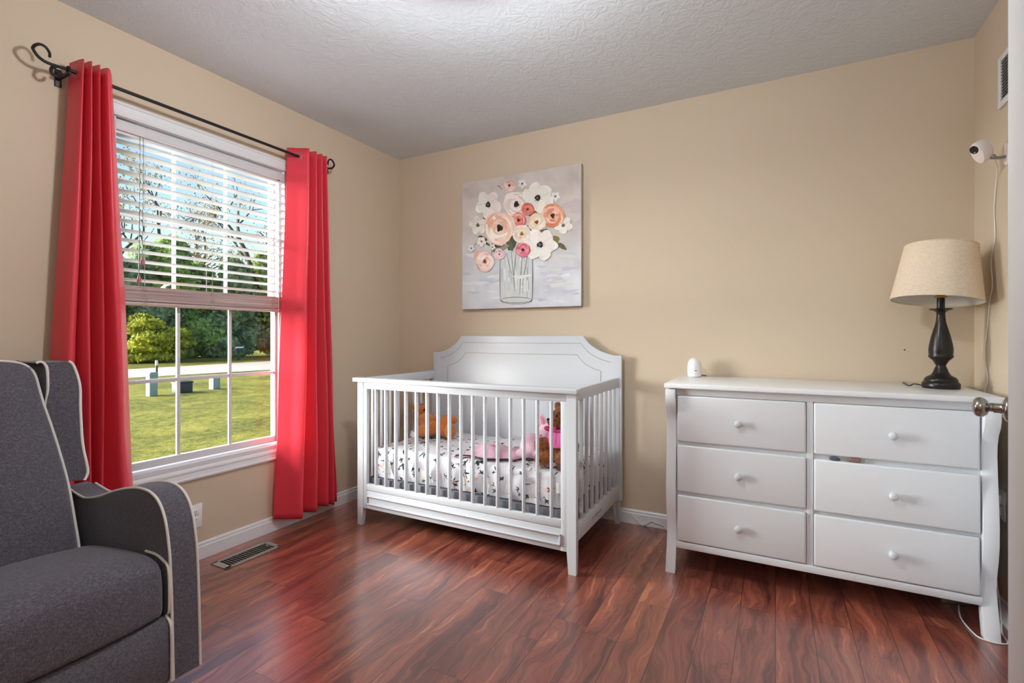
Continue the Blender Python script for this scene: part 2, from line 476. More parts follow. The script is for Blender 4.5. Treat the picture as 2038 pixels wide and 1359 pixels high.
# ---------------------------------------------------------------- room shell
T = 0.14
OY0, OY1, OZ0, OZ1 = 1.085, 1.945, 0.462, 2.062          # window opening
DY0, DY1, DZ1 = 1.640, 2.415, 2.045                      # doorway in the right wall
b = MB(); b.box(XL-0.14, XR+1.4, YF-0.14, YB+0.14, -0.06, 0.0); struct('floor', b, M['floor'])
b = MB(); b.box(XL-0.14, XR+1.4, YF-0.14, YB+0.14, H, H+0.08); struct('ceiling', b, M['ceil'])
def holed(axis_x0, axis_x1, y0, y1, hy0, hy1, hz0, hz1):
    b = MB()
    b.box(axis_x0, axis_x1, y0, hy0, 0, H); b.box(axis_x0, axis_x1, hy1, y1, 0, H)
    b.box(axis_x0, axis_x1, hy0, hy1, hz1, H)
    if hz0 > 0: b.box(axis_x0, axis_x1, hy0, hy1, 0, hz0)
    return b
struct('wall_left', holed(XL-T, XL, YF-T, YB+T, OY0, OY1, OZ0, OZ1), M['wall'])
b = MB(); b.box(XL, XR+1.4, YB, YB+T, 0, H); struct('wall_back', b, M['wall'])
struct('wall_right', holed(XR, XR+0.12, YF, YB, DY0, DY1, 0, DZ1), M['wall'])
b = MB(); b.box(XL, XR+1.4, YF-T, YF, 0, H); struct('wall_front', b, M['wall'])
b = MB(); b.box(XR+1.26, XR+1.4, YF, YB, 0, H); struct('wall_hall', b, M['wall'])

# baseboards: stepped profile
def base_profile(t=0.014, h=0.082):
    return [(0, 0), (t, 0), (t, h-0.022), (t*0.72, h-0.018), (t*0.72, h-0.007), (t*0.35, h), (0, h)]
b = MB(); b.prism([(XL+a, z) for a, z in base_profile()], YF, YB, 'y'); struct('baseboard_left', b, M['white_trim_paint'])
b = MB(); b.prism([(YB-a, z) for a, z in base_profile()], XL+0.014, XR-0.014, 'x'); struct('baseboard_back', b, M['white_trim_paint'])
b = MB()
for y0, y1 in ((YF, DY0-0.066), (DY1+0.066, YB)): b.prism([(XR-a, z) for a, z in base_profile()], y0, y1, 'y')
struct('baseboard_right', b, M['white_trim_paint'])
# window casing (picture frame, moulded)
def casing_frame(y0, y1, z0, z1, w, x, name):
    b = MB()
    prof = [(0.0, 0.010), (0.012, 0.016), (w*0.35, 0.016), (w*0.42, 0.012), (w*0.78, 0.014), (w-0.008, 0.019), (w, 0.017)]
    # sides as mitred strips
    def ring(off): return [(y0-off, z0-off), (y1+off, z0-off), (y1+off, z1+off), (y0-off, z1+off)]
    layers = [(o, x+d) for o, d in prof]
    layers = [(0.0, x)]+layers+[(w, x)]
    rings = [[b.bm.verts.new((xx, yy, zz)) for yy, zz in ring(o)] for o, xx in layers]
    for r0, r1 in zip(rings, rings[1:]):
        for k in range(4): b.bm.faces.new((r0[k], r0[(k+1) % 4], r1[(k+1) % 4], r1[k]))
    for k in range(4): b.bm.faces.new((rings[0][k], rings[0][(k+1) % 4], rings[-1][(k+1) % 4], rings[-1][k]))
    bmesh.ops.recalc_face_normals(b.bm, faces=b.bm.faces[:])
    return struct(name, b, M['white_trim_paint'], smooth=False)
casing_frame(OY0, OY1, OZ0, OZ1, 0.058, XL, 'trim_1')
# door casing on the right wall
b = MB(); w = 0.066
for y0, y1 in ((DY0-w, DY0), (DY1, DY1+w)): b.box(XR-0.016, XR, y0, y1, 0, DZ1+w, 0.004)
b.box(XR-0.016, XR, DY0, DY1, DZ1, DZ1+w, 0.004)
struct('trim_2', b, M['white_trim_paint'])

# ---------------------------------------------------------------- window
win = frame_empty('window_1', 'white vinyl double hung window with grid muntins behind the blind', 'window', (XL-0.07, 1.515, OZ0))
XG = XL-0.085
b = MB()                                                   # jamb liner all round
b.box(XL-0.125, XL-0.001, OY0, OY0+0.012, OZ0, OZ1); b.box(XL-0.125, XL-0.001, OY1-0.012, OY1, OZ0, OZ1)
b.box(XL-0.125, XL-0.001, OY0, OY1, OZ1-0.003, OZ1); b.box(XL-0.125, XL-0.001, OY0, OY1, OZ0, OZ0+0.020, .002)
put('jamb', b, M['white_vinyl'], win, smooth=False)
def sash(name, x, y0, y1, z0, z1, w, wb, nh, hz):
    b = MB(); t = 0.028
    b.box(x-t/2, x+t/2, y0, y0+w, z0, z1, .003); b.box(x-t/2, x+t/2, y1-w, y1, z0, z1, .003)
    b.box(x-t/2, x+t/2, y0+w, y1-w, z0, z0+wb, .003); b.box(x-t/2, x+t/2, y0+w, y1-w, z1-w, z1, .003)
    s = put(name, b, M['white_vinyl'], win)
    g = MB(); g.box(x-.002, x+.002, y0+w-.004, y1-w+.004, z0+wb-.004, z1-w+.004); put('glass_pane', g, M['glass'], s, smooth=False)
    mu = MB(); gy0, gy1 = y0+w, y1-w
    for k in (1, 2):
        yy = gy0+(gy1-gy0)*k/3; mu.box(x-.006, x+.006, yy-.0085, yy+.0085, z0+wb, z1-w, .003)
    for zz in hz: mu.box(x-.0055, x+.0055, gy0, gy1, zz-.009, zz+.009, .003)
    put('muntin_grid', mu, M['white_vinyl'], s)
    return s
lo = sash('lower_sash', XG+0.018, OY0+0.012, OY1-0.012, OZ0+0.026, 1.285, 0.026, 0.036, 2, (0.893,))
up = sash('upper_sash', XG-0.018, OY0+0.012, OY1-0.012, 1.255, OZ1-0.012, 0.026, 0.03, 2, (1.66,))
b = MB(); b.box(XG+0.026, XG+0.05, OY0+0.012, OY0+0.024, OZ0+.012, OZ1-.012); b.box(XG+0.026, XG+0.05, OY1-0.024, OY1-0.012, OZ0+.012, OZ1-.012)
put('side_track', b, M['white_vinyl'], win, smooth=False)
b = MB(); b.box(XG+0.036, XG+0.05, 1.49, 1.54, 1.286, 1.30, .004); b.lathe([(0, 0), (.012, 0), (.012, .01), (0, .012)], (XG+.043, 1.515, 1.30), 14)
put('sash_lock', b, M['white_plastic'], lo)

# ---------------------------------------------------------------- blind
bl = thing('window_blind', 'white faux wood slat blind drawn halfway up the window', 'blind', (XL-0.03, 1.515, 2.03))
bx0, bx1 = XL-0.062, XL-0.012
by0, by1 = OY0+0.014, OY1-0.006
b = MB(); b.box(bx0, bx1-.002, by0, by1, 1.992, 2.040, .002); put('headrail', b, M['slat'], bl)
b = MB(); b.prism([(XL-.012, 2.004), (XL-.001, 2.004), (XL+.002, 2.010), (XL+.001, 2.042), (XL-.004, 2.050), (XL-.012, 2.050)], by0-.004, by1+.004, 'y'); put('valance', b, M['slat'], bl)
zt, zb_, ns = 1.966, 1.358, 15
b = MB()
for k in range(ns):
    z = zt+(zb_-zt)*k/(ns-1)+random.uniform(-.0012, .0012)
    b.box(bx0, bx1, by0, by1, z-.0016, z+.0016, rot=(random.uniform(-.002, .002), math.radians(-7), 0))
put('slats', b, M['slat'], bl, smooth=False)
b = MB()
for k in range(19):
    z = 1.262+k*0.0036; o = random.uniform(-.0015, .0015)
    b.box(bx0+o, bx1+o, by0+random.uniform(-.001, .001), by1, z, z+.0030)
put('stacked_slats', b, M['stack'], bl, smooth=False)
b = MB(); b.box(bx0, bx1, by0, by1, 1.243, 1.2595, .003); put('bottom_rail', b, M['stack'], bl)
for yy in (1.212, 1.520, 1.868):
    b = MB()
    for xx in (bx0-.001, bx1+.001): b.tube([(xx, yy, 1.99), (xx, yy, 1.33)], .0008, 5)
    for s_ in range(4):
        pts = [(bx1+.002+.006*math.sin(t*2.1+s_), yy+.012*math.sin(t*1.7+s_*2), 1.325-.08*t/6-.002*s_) for t in range(7)]
        b.tube(pts, .0008, 5)
    put('ladder_cord', b, M['ladder_string'], bl)
for yy, z1 in ((1.200, 1.462), (1.186, 1.378)):
    b = MB(); b.tube([(bx1+.006, yy+.004, 2.0), (bx1+.008, yy+.002, 1.7), (bx1+.008, yy, z1)], .0011, 6)
    pc = put('pull_cord', b, M['black_iron'], bl)
    t = MB(); t.lathe([(0, 0), (.0095, 0), (.0098, -.003), (.0055, .028), (.0035, .034), (0, .035)][1:], (bx1+.008, yy, z1-.033), 16); put('tassel', t, M['tassel_wood'], pc)
b = MB(); b.box(bx1-.002, bx1+.01, 1.893, 1.905, 2.0, 2.014, .002); put('wand_hook', b, M['black_plastic'], bl)
b = MB(); b.tube([(bx1+.006, 1.897, 2.0), (bx1+.007, 1.897, 1.6), (bx1+.007, 1.897, 1.25)], .0016, 6); put('tilt_wand', b, M['white_plastic'], bl)

# ---------------------------------------------------------------- curtain rod + curtains
RX, RZ = -2.434, 2.142
rod = thing('curtain_rod', 'black iron curtain rod with scroll finials above the window', 'curtain rod', (RX, 1.5, RZ))
b = MB(); b.tube([(RX, .893, RZ), (RX, 2.118, RZ)], .0075, 14); put('rod', b, M['black_iron'], rod)
def smooth_path(pts, n=6):
    P = [Vector(p) for p in pts]; out = []
    for i in range(len(P)-1):
        p0, p1, p2, p3 = P[max(i-1, 0)], P[i], P[i+1], P[min(i+2, len(P)-1)]
        for k in range(n):
            t = k/n
            out.append(0.5*((2*p1)+(-p0+p2)*t+(2*p0-5*p1+4*p2-p3)*t*t+(-p0+3*p1-3*p2+p3)*t**3))
    out.append(P[-1]); return out
f1 = [(0.8969, 2.1430), (0.8739, 2.1405), (0.8476, 2.1385), (0.8255, 2.1407), (0.8075, 2.1506), (0.7961, 2.166), (0.794, 2.1751), (0.8022, 2.1896), (0.8147, 2.198), (0.8274, 2.197), (0.8365, 2.1889), (0.842, 2.1774), (0.842, 2.1631)]
f2 = [(0.8640, 2.1395), (0.8494, 2.127), (0.8461, 2.1125), (0.8513, 2.103), (0.8625, 2.1005), (0.8739, 2.1101), (0.8781, 2.1203)]
for mir in (False, True):
    g = (lambda y: 3.012-y) if mir else (lambda y: y)
    b = MB()
    for f in (f1, f2):
        path = smooth_path([(RX, g(y), z) for y, z in f], 5)
        b.tube(path, [0.0062*(1-0.25*i/len(path)) for i in range(len(path))], 8)
    put('finial', b, M['black_iron'], rod)
for yy in (.898, 2.108):
    b = MB(); b.box(XL, XL+.006, yy-.011, yy+.011, 2.095, 2.165, .002); b.box(XL+.004, RX+.012, yy-.005, yy+.005, 2.12, 2.133, .002)
    b.torus((RX, yy, RZ), .0115, .004, 'y', 18, 8); b.lathe([(0, 0), (.005, 0), (.005, .006), (0, .008)], (RX+.012, yy, 2.126), 10, 'x'); put('bracket', b, M['black_iron'], rod)

def curtain(name, label, ztop, zbot, fy, fx, yc, ngrom, seed):
    root = thing(name, label, 'curtain', (RX, yc, ztop), 'coral red curtain panels on the black rod')
    b = MB(); rs = random.Random(seed)
    def fn(u, v):
        z = ztop+(zbot-ztop)*v
        y = fy(u, v); x = fx(u, v)
        wob = mnoise.noise(Vector((u*6+seed, v*3.1, seed*.7)))*.010*min(1, v*2.5+.1)
        return (x+wob, y+wob*.6, z+.006*math.sin(u*9+seed)*v)
    b.grid(fn, 170, 60)
    o = put('panel', b, M['curtain'], root, angle=80)
    so = o.modifiers.new('cloth', 'SOLIDIFY'); so.thickness = .0022; so.offset = 0
    for y in ngrom:                      # rings where the cloth crosses the rod
        t = MB(); t.torus((RX, y, RZ), .0205, .0042, 'y', 26, 8)
        for w in t.bm.verts: w.co.y += (w.co.x-RX)*.62
        put('grommet', t, M['grey_steel'], root)
    return root
def lerp(a, b_, t): return a+(b_-a)*t
def folds(top, bottom, flare=1.25):
    """cloth runs through (y, x) fold points at the header and at the hem"""
    a = smooth_path([(RX+x, y, 0) for y, x in top], 12); c = smooth_path([(RX+x, y, 0) for y, x in bottom], 12)
    n = len(a)
    def at(P, u):
        t = min(max(u, 0), 1)*(n-1); k = min(int(t), n-2); return P[k].lerp(P[k+1], t-k)
    fy = lambda u, v: lerp(at(a, u).y, at(c, u).y, min(1, v*(1.05 if flare else lerp(1.75, 1.05, u)))**(flare or 1))
    fx = lambda u, v: lerp(at(a, u).x, at(c, u).x, v)
    return fy, fx
LT_ = [(.920, -.046), (.926, .018), (.932, .040), (.938, .018), (.944, -.030), (.950, .034), (.956, .044), (.968, -.026), (.982, .046), (.996, -.020), (1.008, .046), (1.034, .012), (1.052, -.030), (1.060, -.062)]
LB_ = [(.860, -.044), (.874, .020), (.888, .046), (.908, .020), (.914, -.040), (.934, .040), (.948, .056), (.966, -.036), (.988, .060), (1.022, -.030), (1.056, .060), (1.102, .036), (1.140, -.010), (1.148, -.050)]
fyL, fxL = folds(LT_, LB_, 0)
curtain('window_curtain', 'coral red curtain panel left of the window behind the armchair', 2.190, .065, fyL, fxL, .98, (), 3)
RT_ = [(1.918, -.052), (1.952, -.004), (1.990, .048), (2.008, -.046), (2.040, .050), (2.056, -.046), (2.086, .048), (2.100, -.040), (2.122, .044), (2.140, -.040), (2.150, .010)]
RB_ = [(1.836, -.052), (1.882, .006), (1.935, .062), (1.978, -.052), (2.034, .062), (2.072, -.048), (2.124, .058), (2.146, -.046), (2.176, .052), (2.206, -.044), (2.226, .010)]
fyR, fxR = folds(RT_, RB_)
curtain('window_curtain', 'coral red curtain panel hanging between the window and the crib', 2.190, .075, fyR, fxR, 2.02, (1.955, 2.024, 2.071), 9)

# ---------------------------------------------------------------- wall outlet left, floor register
def outlet(name, label, c, axis_out):
    """duplex outlet plate; axis_out 'x+' on the left wall, 'x-' on the right wall"""
    s = 1 if axis_out == 'x+' else -1
    r = thing(name, label, 'outlet', c)
    b = MB(); x0, x1 = sorted((c[0], c[0]+s*.005)); b.box(x0, x1, c[1]-.0355, c[1]+.0355, c[2]-.058, c[2]+.058, .002); put('cover_plate', b, M['white_plastic'], r)
    for dz in (.019, -.019):
        b = MB(); x0, x1 = sorted((c[0]+s*.004, c[0]+s*.008)); b.box(x0, x1, c[1]-.017, c[1]+.017, c[2]+dz-.0145, c[2]+dz+.0145, .003); so = put('socket', b, M['white_plastic'], r)
        h = MB(); x0, x1 = sorted((c[0]+s*.006, c[0]+s*.0085))
        for dy in (-.006, .006): h.box(x0, x1, c[1]+dy-.0012, c[1]+dy+.0012, c[2]+dz-.001, c[2]+dz+.008)
        h.box(x0, x1, c[1]-.002, c[1]+.002, c[2]+dz-.009, c[2]+dz-.005); put('slots', h, M['dark_hole'], so, smooth=False)
    return r
outlet('wall_outlet', 'white duplex outlet on the left wall behind the armchair arm', (XL, 1.424, .217), 'x+')
oR = outlet('wall_outlet', 'white duplex outlet on the right wall beside the dresser leg', (XR, 2.615, .445), 'x-')
fv = thing('floor_register', 'grey metal floor register set in the planks below the window', 'floor vent', (-2.353, 1.587, 0))
b = MB(); vx0, vx1, vy0, vy1 = -2.413, -2.292, 1.438, 1.736
b.box(vx0, vx1, vy0, vy0+.032, 0, .005, .002); b.box(vx0, vx1, vy1-.02, vy1, 0, .005, .002)
b.box(vx0, vx0+.013, vy0, vy1, 0, .005, .002); b.box(vx1-.018, vx1, vy0, vy1, 0, .005, .002)
for k in range(16):
    y = vy0+.034+k*.0152; b.box(vx0+.01, vx1-.015, y+.0112, y+.0138, .0008, .0034)
put('frame', b, M['vent_paint'], fv)
b = MB(); b.box(vx0+.008, vx1-.012, vy0+.02, vy1-.012, 0.0002, .0010); put('dark_duct', b, M['dark_hole'], fv, smooth=False)
b = MB(); b.box(-2.355, -2.345, vy1-.045, vy1-.038, .003, .012, .002); put('damper_lever', b, M['vent_paint'], fv)

# ---------------------------------------------------------------- recliner
CY0, CY1 = 0.255, 0.845                                  # seat width
ch = thing('recliner_chair', 'charcoal fabric wingback recliner with white piping in the left corner', 'armchair', (-2.02, .55, 0))
# arm
arm_out = [(-1.612, .062), (-1.620, .28), (-1.628, .40), (-1.634, .452), (-1.648, .515), (-1.663, .553), (-1.684, .582), (-1.712, .602), (-1.747, .613), (-1.79, .6155), (-1.837, .612), (-1.91, .597), (-1.982, .577), (-2.068, .549), (-2.151, .530), (-2.204, .529), (-2.29, .543), (-2.345, .545), (-2.36, .53), (-2.362, .48), (-2.36, .062)]
for y0, y1 in ((.845, .931), (.169, .255)):
    b = MB(); b.prism([(x, z) for x, z in arm_out], y0, y1, 'y', bev=.009, seg=3)
    ar = put('arm', b, M['chair'], ch, angle=50)
    for yy, sgn in ((y0, 1), (y1, -1)):
        path = smooth_path([(x, yy+sgn*.003, z+.001) for x, z in arm_out[:17]], 3)
        t = MB(); t.tube(path, .0042, 8); put('piping', t, M['white_piping'], ar)
# seat
seat = [(-2.16, .27), (-2.16, .372), (-2.05, .392), (-1.90, .412), (-1.761, .424), (-1.703, .4255), (-1.661, .416), (-1.636, .402), (-1.6285, .36), (-1.628, .275), (-1.634, .262), (-1.66, .258)]
b = MB()
nY = 22
rows = []
for i in range(nY):
    t = i/(nY-1); y = CY0+.004+(CY1-CY0-.008)*t; cr = (1-abs(2*t-1)**2.6)
    rows.append([b.bm.verts.new((x+(.034*cr if z < .41 and x > -1.65 else .018*cr if x > -1.75 else 0), y, z+(.030*cr if z > .36 and x > -2.1 else 0))) for x, z in seat])
for r0, r1 in zip(rows, rows[1:]):
    for k in range(len(seat)):
        b.bm.faces.new((r0[k], r0[(k+1) % len(seat)], r1[(k+1) % len(seat)], r1[k]))
b.bm.faces.new(rows[0]); b.bm.faces.new(list(reversed(rows[-1])))
bmesh.ops.recalc_face_normals(b.bm, faces=b.bm.faces[:])
se = put('seat_cushion', b, M['chair'], ch, angle=40)
ms = se.modifiers.new('soft', 'SUBSURF'); ms.levels = 2; ms.render_levels = 2
for y in (CY1-.002, CY0+.002):
    t = MB(); t.tube(smooth_path([(x+.004, y, z+.002) for x, z in seat[4:11]], 4), .0042, 8); put('piping', t, M['white_piping'], se)
# footrest panel
b = MB(); rows = []
fo = [(-1.70, .06), (-1.70, .252), (-1.634, .254), (-1.617, .235), (-1.612, .15), (-1.612, .075), (-1.622, .06)]
for i in range(14):
    t = i/13; y = CY0+.006+(CY1-CY0-.012)*t; cr = 1-abs(2*t-1)**3
    rows.append([b.bm.verts.new((x+(.022*cr if x > -1.68 else 0), y, z)) for x, z in fo])
for r0, r1 in zip(rows, rows[1:]):
    for k in range(len(fo)): b.bm.faces.new((r0[k], r0[(k+1) % len(fo)], r1[(k+1) % len(fo)], r1[k]))
b.bm.faces.new(rows[0]); b.bm.faces.new(list(reversed(rows[-1]))); bmesh.ops.recalc_face_normals(b.bm, faces=b.bm.faces[:])
ft = put('footrest', b, M['chair'], ch, angle=40)
for y in (CY1-.004, CY0+.004):
    t = MB(); t.tube(smooth_path([(x+.003, y, z) for x, z in ((-1.640, .256), (-1.617, .237), (-1.611, .20), (-1.610, .15), (-1.610, .065))], 4), .0042, 8); put('piping', t, M['white_piping'], ft)
# backrest: outline in (y,z), leaning back with height
def tiltx(z): return -2.06-(z-.41)*.34
half = [(.236, .36), (.237, .42), (.236, .49), (.233, .61), (.222, .72), (.210, .81), (.200, .873), (.194, .93), (.190, .966), (.180, .993), (.154, 1.013), (.105, 1.022), (.03, 1.024)]
outl = half+[(-a, z) for a, z in reversed(half)]
b = MB(); front, back, mid = [], [], []
for a, z in outl:
    front.append(b.bm.verts.new((tiltx(z), .55+a, z))); back.append(b.bm.verts.new((tiltx(z)-.115, .55+a*.97, z-.004)))
n = len(outl); prev = front
for sc, bu in ((.93, .018), (.78, .032), (.5, .042), (.2, .046)):
    cz = .68; ring = []
    for a, z in outl:
        z2 = cz+(z-cz)*sc; ring.append(b.bm.verts.new((tiltx(z2)+bu, .55+a*sc, z2)))
    for k in range(n): b.bm.faces.new((prev[k], prev[(k+1) % n], ring[(k+1) % n], ring[k]))
    prev = ring
b.bm.faces.new(prev)
for k in range(n): b.bm.faces.new((front[(k+1) % n], front[k], back[k], back[(k+1) % n]))
b.bm.faces.new(list(reversed(back))); bmesh.ops.recalc_face_normals(b.bm, faces=b.bm.faces[:])
bk = put('backrest', b, M['chair'], ch, angle=50)
t = MB(); t.tube(smooth_path([(tiltx(z)+.002, .55+a, z) for a, z in outl], 3), .0044, 8); put('piping', t, M['white_piping'], bk)
# wings: slabs either side of the back
win_in = [(.186, 1.012), (.198, 1.016), (.209, 1.007), (.213, .984), (.2115, .919), (.206, .854), (.200, .80), (.200, .70), (.214, .63), (.226, .609)]
win_out = [(.276, 1.015), (.289, .996), (.297, .927), (.288, .844), (.279, .73), (.282, .649), (.278, .625), (.268, .609)]
for s in (1, -1):
    def woff(z): return .032 if z > .95 else max(-.014, .032-(.95-z)*.42)
    poly = win_in+[(a, z) for a, z in reversed(win_out)]
    b = MB(); fr, ba = [], []
    for a, z in poly:
        fr.append(b.bm.verts.new((tiltx(z)+(woff(z) if a < .25 else .030), .55+s*a, z))); ba.append(b.bm.verts.new((tiltx(z)-.15, .55+s*a, z)))
    n = len(poly); b.bm.faces.new(fr); b.bm.faces.new(list(reversed(ba)))
    for k in range(n): b.bm.faces.new((fr[(k+1) % n], fr[k], ba[k], ba[(k+1) % n]))
    bmesh.ops.recalc_face_normals(b.bm, faces=b.bm.faces[:])
    wg = put('wing', b, M['chair'], ch, angle=50)
    bv = wg.modifiers.new('edge', 'BEVEL'); bv.width = .008; bv.segments = 3; bv.limit_method = 'ANGLE'; bv.angle_limit = math.radians(55)
    for side in (win_in[:7], win_out):
        t = MB(); t.tube(smooth_path([(tiltx(z)+(woff(z) if a < .25 else .030), .55+s*a, z) for a, z in side], 4), .0044, 8); put('piping', t, M['white_piping'], wg)
b = MB(); b.prism([(-2.46, .06), (-2.46, .60), (-2.40, .62), (-2.33, .42), (-2.30, .06)], .255, .845, 'y', .012, 3); put('rear_shell', b, M['chair'], ch)
b = MB(); b.lathe([(0, 0), (.24, 0), (.24, .022), (.05, .035), (.05, .07), (0, .07)][1:], (-2.02, .55, 0), 32); b.box(-2.3, -1.72, .30, .80, .058, .262); put('swivel_base', b, M['black_plastic'], ch)

# ---------------------------------------------------------------- crib
FW = M['white_furniture_paint']
cr = thing('baby_crib', 'white painted wooden crib with slatted sides in the corner', 'crib', (-1.49, 2.52, 0))
CX0, CX1, CF, CBk = -2.173, -.8105, 2.155, 2.893
def taper_leg(x0, x1, y0, y1, z1, dx, dy):
    """post with a foot that narrows on the inner side (dx: +1 inner side is at x1)"""
    b = MB(); zf = .10
    def ring(z, k):
        a0, a1, c0, c1 = x0, x1, y0, y1
        if dx > 0: a1 -= .008*k
        else: a0 += .008*k
        if dy > 0: c1 -= .008*k
        else: c0 += .008*k
        return [(a0, c0, z), (a1, c0, z), (a1, c1, z), (a0, c1, z)]
    rs = [[b.bm.verts.new(p) for p in ring(z, k)] for z, k in ((0, 1), (zf, 0), (z1, 0))]
    for r0, r1 in zip(rs, rs[1:]):
        for k in range(4): b.bm.faces.new((r0[k], r0[(k+1) % 4], r1[(k+1) % 4], r1[k]))
    b.bm.faces.new(list(reversed(rs[0]))); b.bm.faces.new(rs[-1]); bmesh.ops.recalc_face_normals(b.bm, faces=b.bm.faces[:])
    return b
for x0, x1, dx in ((CX0, CX0+.043, 1), (CX1-.046, CX1, -1)):
    put('leg', taper_leg(x0, x1, CF, CF+.030, .835, dx, 1), FW, cr, smooth=False)
    put('leg', taper_leg(x0+(.012 if dx < 0 else 0), x1-(.012 if dx > 0 else 0), CBk-.026, CBk, .80, dx, -1), FW, cr, smooth=False)
# front gate
b = MB(); b.box(-2.200, -.800, CF-.016, CF+.044, .836, .8605, .004, 3); put('cap_rail', b, FW, cr)
b = MB(); b.box(CX0+.042, CX1-.045, CF+.003, CF+.026, .797, .836, .002); put('front_top_rail', b, FW, cr)
b = MB(); b.box(CX0+.042, -2.104, CF+.003, CF+.026, .10, .80, .002); put('front_stile', b, FW, cr)
b = MB(); b.box(-.888, CX1-.045, CF+.003, CF+.026, .10, .80, .002); put('front_stile', b, FW, cr)
b = MB(); b.box(-2.104, -.888, CF+.003, CF+.026, .207, .244, .0025); put('front_bottom_rail', b, FW, cr)
b = MB(); b.box(CX0+.042, CX1-.045, CF+.005, CF+.022, .100, .2045, .0015)
ap = put('front_apron', b, FW, cr)
b = MB(); x0, x1, z0, z1 = -2.103, -.886, .126, .178
for (a0, a1, c0, c1) in ((x0, x1, z1-.007, z1), (x0, x1, z0, z0+.007), (x0, x0+.007, z0, z1), (x1-.007, x1, z0, z1)): b.box(a0, a1, CF-.006, CF+.006, c0, c1, .0022)
put('panel_moulding', b, FW, ap)
for k in range(16):
    x = -2.041+k*(.0734); b = MB(); b.box(x-.0052, x+.0058, CF+.004, CF+.026, .240, .80, .0028); put('slat', b, FW, cr)
# side rails and side slats
for sx, xa, xb in ((1, CX1-.026, CX1-.002), (-1, CX0+.002, CX0+.026)):
    b = MB(); b.box(xa, xb, CF+.028, CBk-.024, .803, .8585, .003); put('side_top_rail', b, FW, cr)
    b = MB(); b.box(xa, xb, CF+.028, CBk-.024, .148, .232, .003); sr = put('side_bottom_rail', b, FW, cr)
    h = MB(); xo = xb-.0008 if sx > 0 else xa-.0006
    h.box(xo, xo+.0014, 2.43, 2.545, .182, .197); h.box(xo, xo+.0014, 2.39, 2.415, .184, .194); put('slot', h, M['vent_paint'], sr, smooth=False)
    for k in range(9):
        y = 2.186+k*.0775; b = MB(); b.box((xa+xb)/2-.0095, (xa+xb)/2+.0095, y-.0055, y+.0055, .228, .806, .0028); put('side_slat', b, FW, cr)
# headboard
def hb_curve(sc_half, zc):
    pass
HX0, HX1 = -2.160, -.797; hc = (HX0+HX1)/2
rt = []                                                   # right half profile from centre top outward
pk = .4445; sh = .636; zt_, zs_ = 1.105, .990
arc = []
for k in range(13):
    t = k/12; a = PI/2*t
    # concave quarter sweep from peak to shoulder
    xx = pk+(sh-pk)*(1-math.cos(a))*.55+(sh-pk)*t*.45; zz = zt_-(zt_-zs_)*math.sin(a)*.62-(zt_-zs_)*t*.38
    arc.append((xx, zz))
rt = arc+[((HX1-HX0)/2, zs_)]
prof = [(hc+a, z) for a, z in rt]+[(HX1, .14), (HX0, .14)]+[(hc-a, z) for a, z in reversed(rt)]
b = MB(); b.prism(prof, CBk-.023, CBk, 'y', .002, 2); hb = put('headboard', b, FW, cr, angle=30)
# raised border lines on the headboard (thin moulding steps)
def line_path(k_half, k_sh, ztop_, zsh, zend, yv):
    pts = []
    a2 = []
    for k in range(11):
        t = k/10; a = PI/2*t
        a2.append((k_half+(k_sh-k_half)*((1-math.cos(a))*.55+t*.45), ztop_-(ztop_-zsh)*(math.sin(a)*.62+t*.38)))
    if zend is not None: a2.append((k_sh, zend))
    return [(hc-a, yv, z) for a, z in reversed(a2)]+[(hc+a, yv, z) for a, z in a2]
yv = CBk-.0235
b = MB()
p_in = [(hc-.556, .14)]+[(p[0], p[2]) for p in line_path(.408, .556, .990, .899, None, yv)]+[(hc+.556, .14)]
frame_o = line_path(.432, .615, 1.060, .951, None, yv)
t = MB(); t.tube(frame_o, .0016, 6); put('groove_line', t, M['vent_paint'], hb)
t = MB(); t.tube(line_path(.408, .556, .990, .897, .15, yv), .0017, 6); put('panel_bead', t, M['vent_paint'], hb)
# mattress support
b = MB(); b.box(-2.133, -.847, CF+.053, CBk-.048, .240, .270, .004); b.box(-2.135, -.845, CF+.036, CF+.052, .150, .274, .002); b.box(-2.135, -.845, CBk-.047, CBk-.035, .15, .272, .002); put('mattress_support', b, M['black_board'], cr)
for x, z in ((CX0+.018, .776), ):
    b = MB(); b.lathe([(.0035, -.001), (.0035, .002), (0, .002)], (x+.016, CF-.0005, z-.005), 10, 'y'); put('bolt_hole', b, M['dark_hole'], cr)

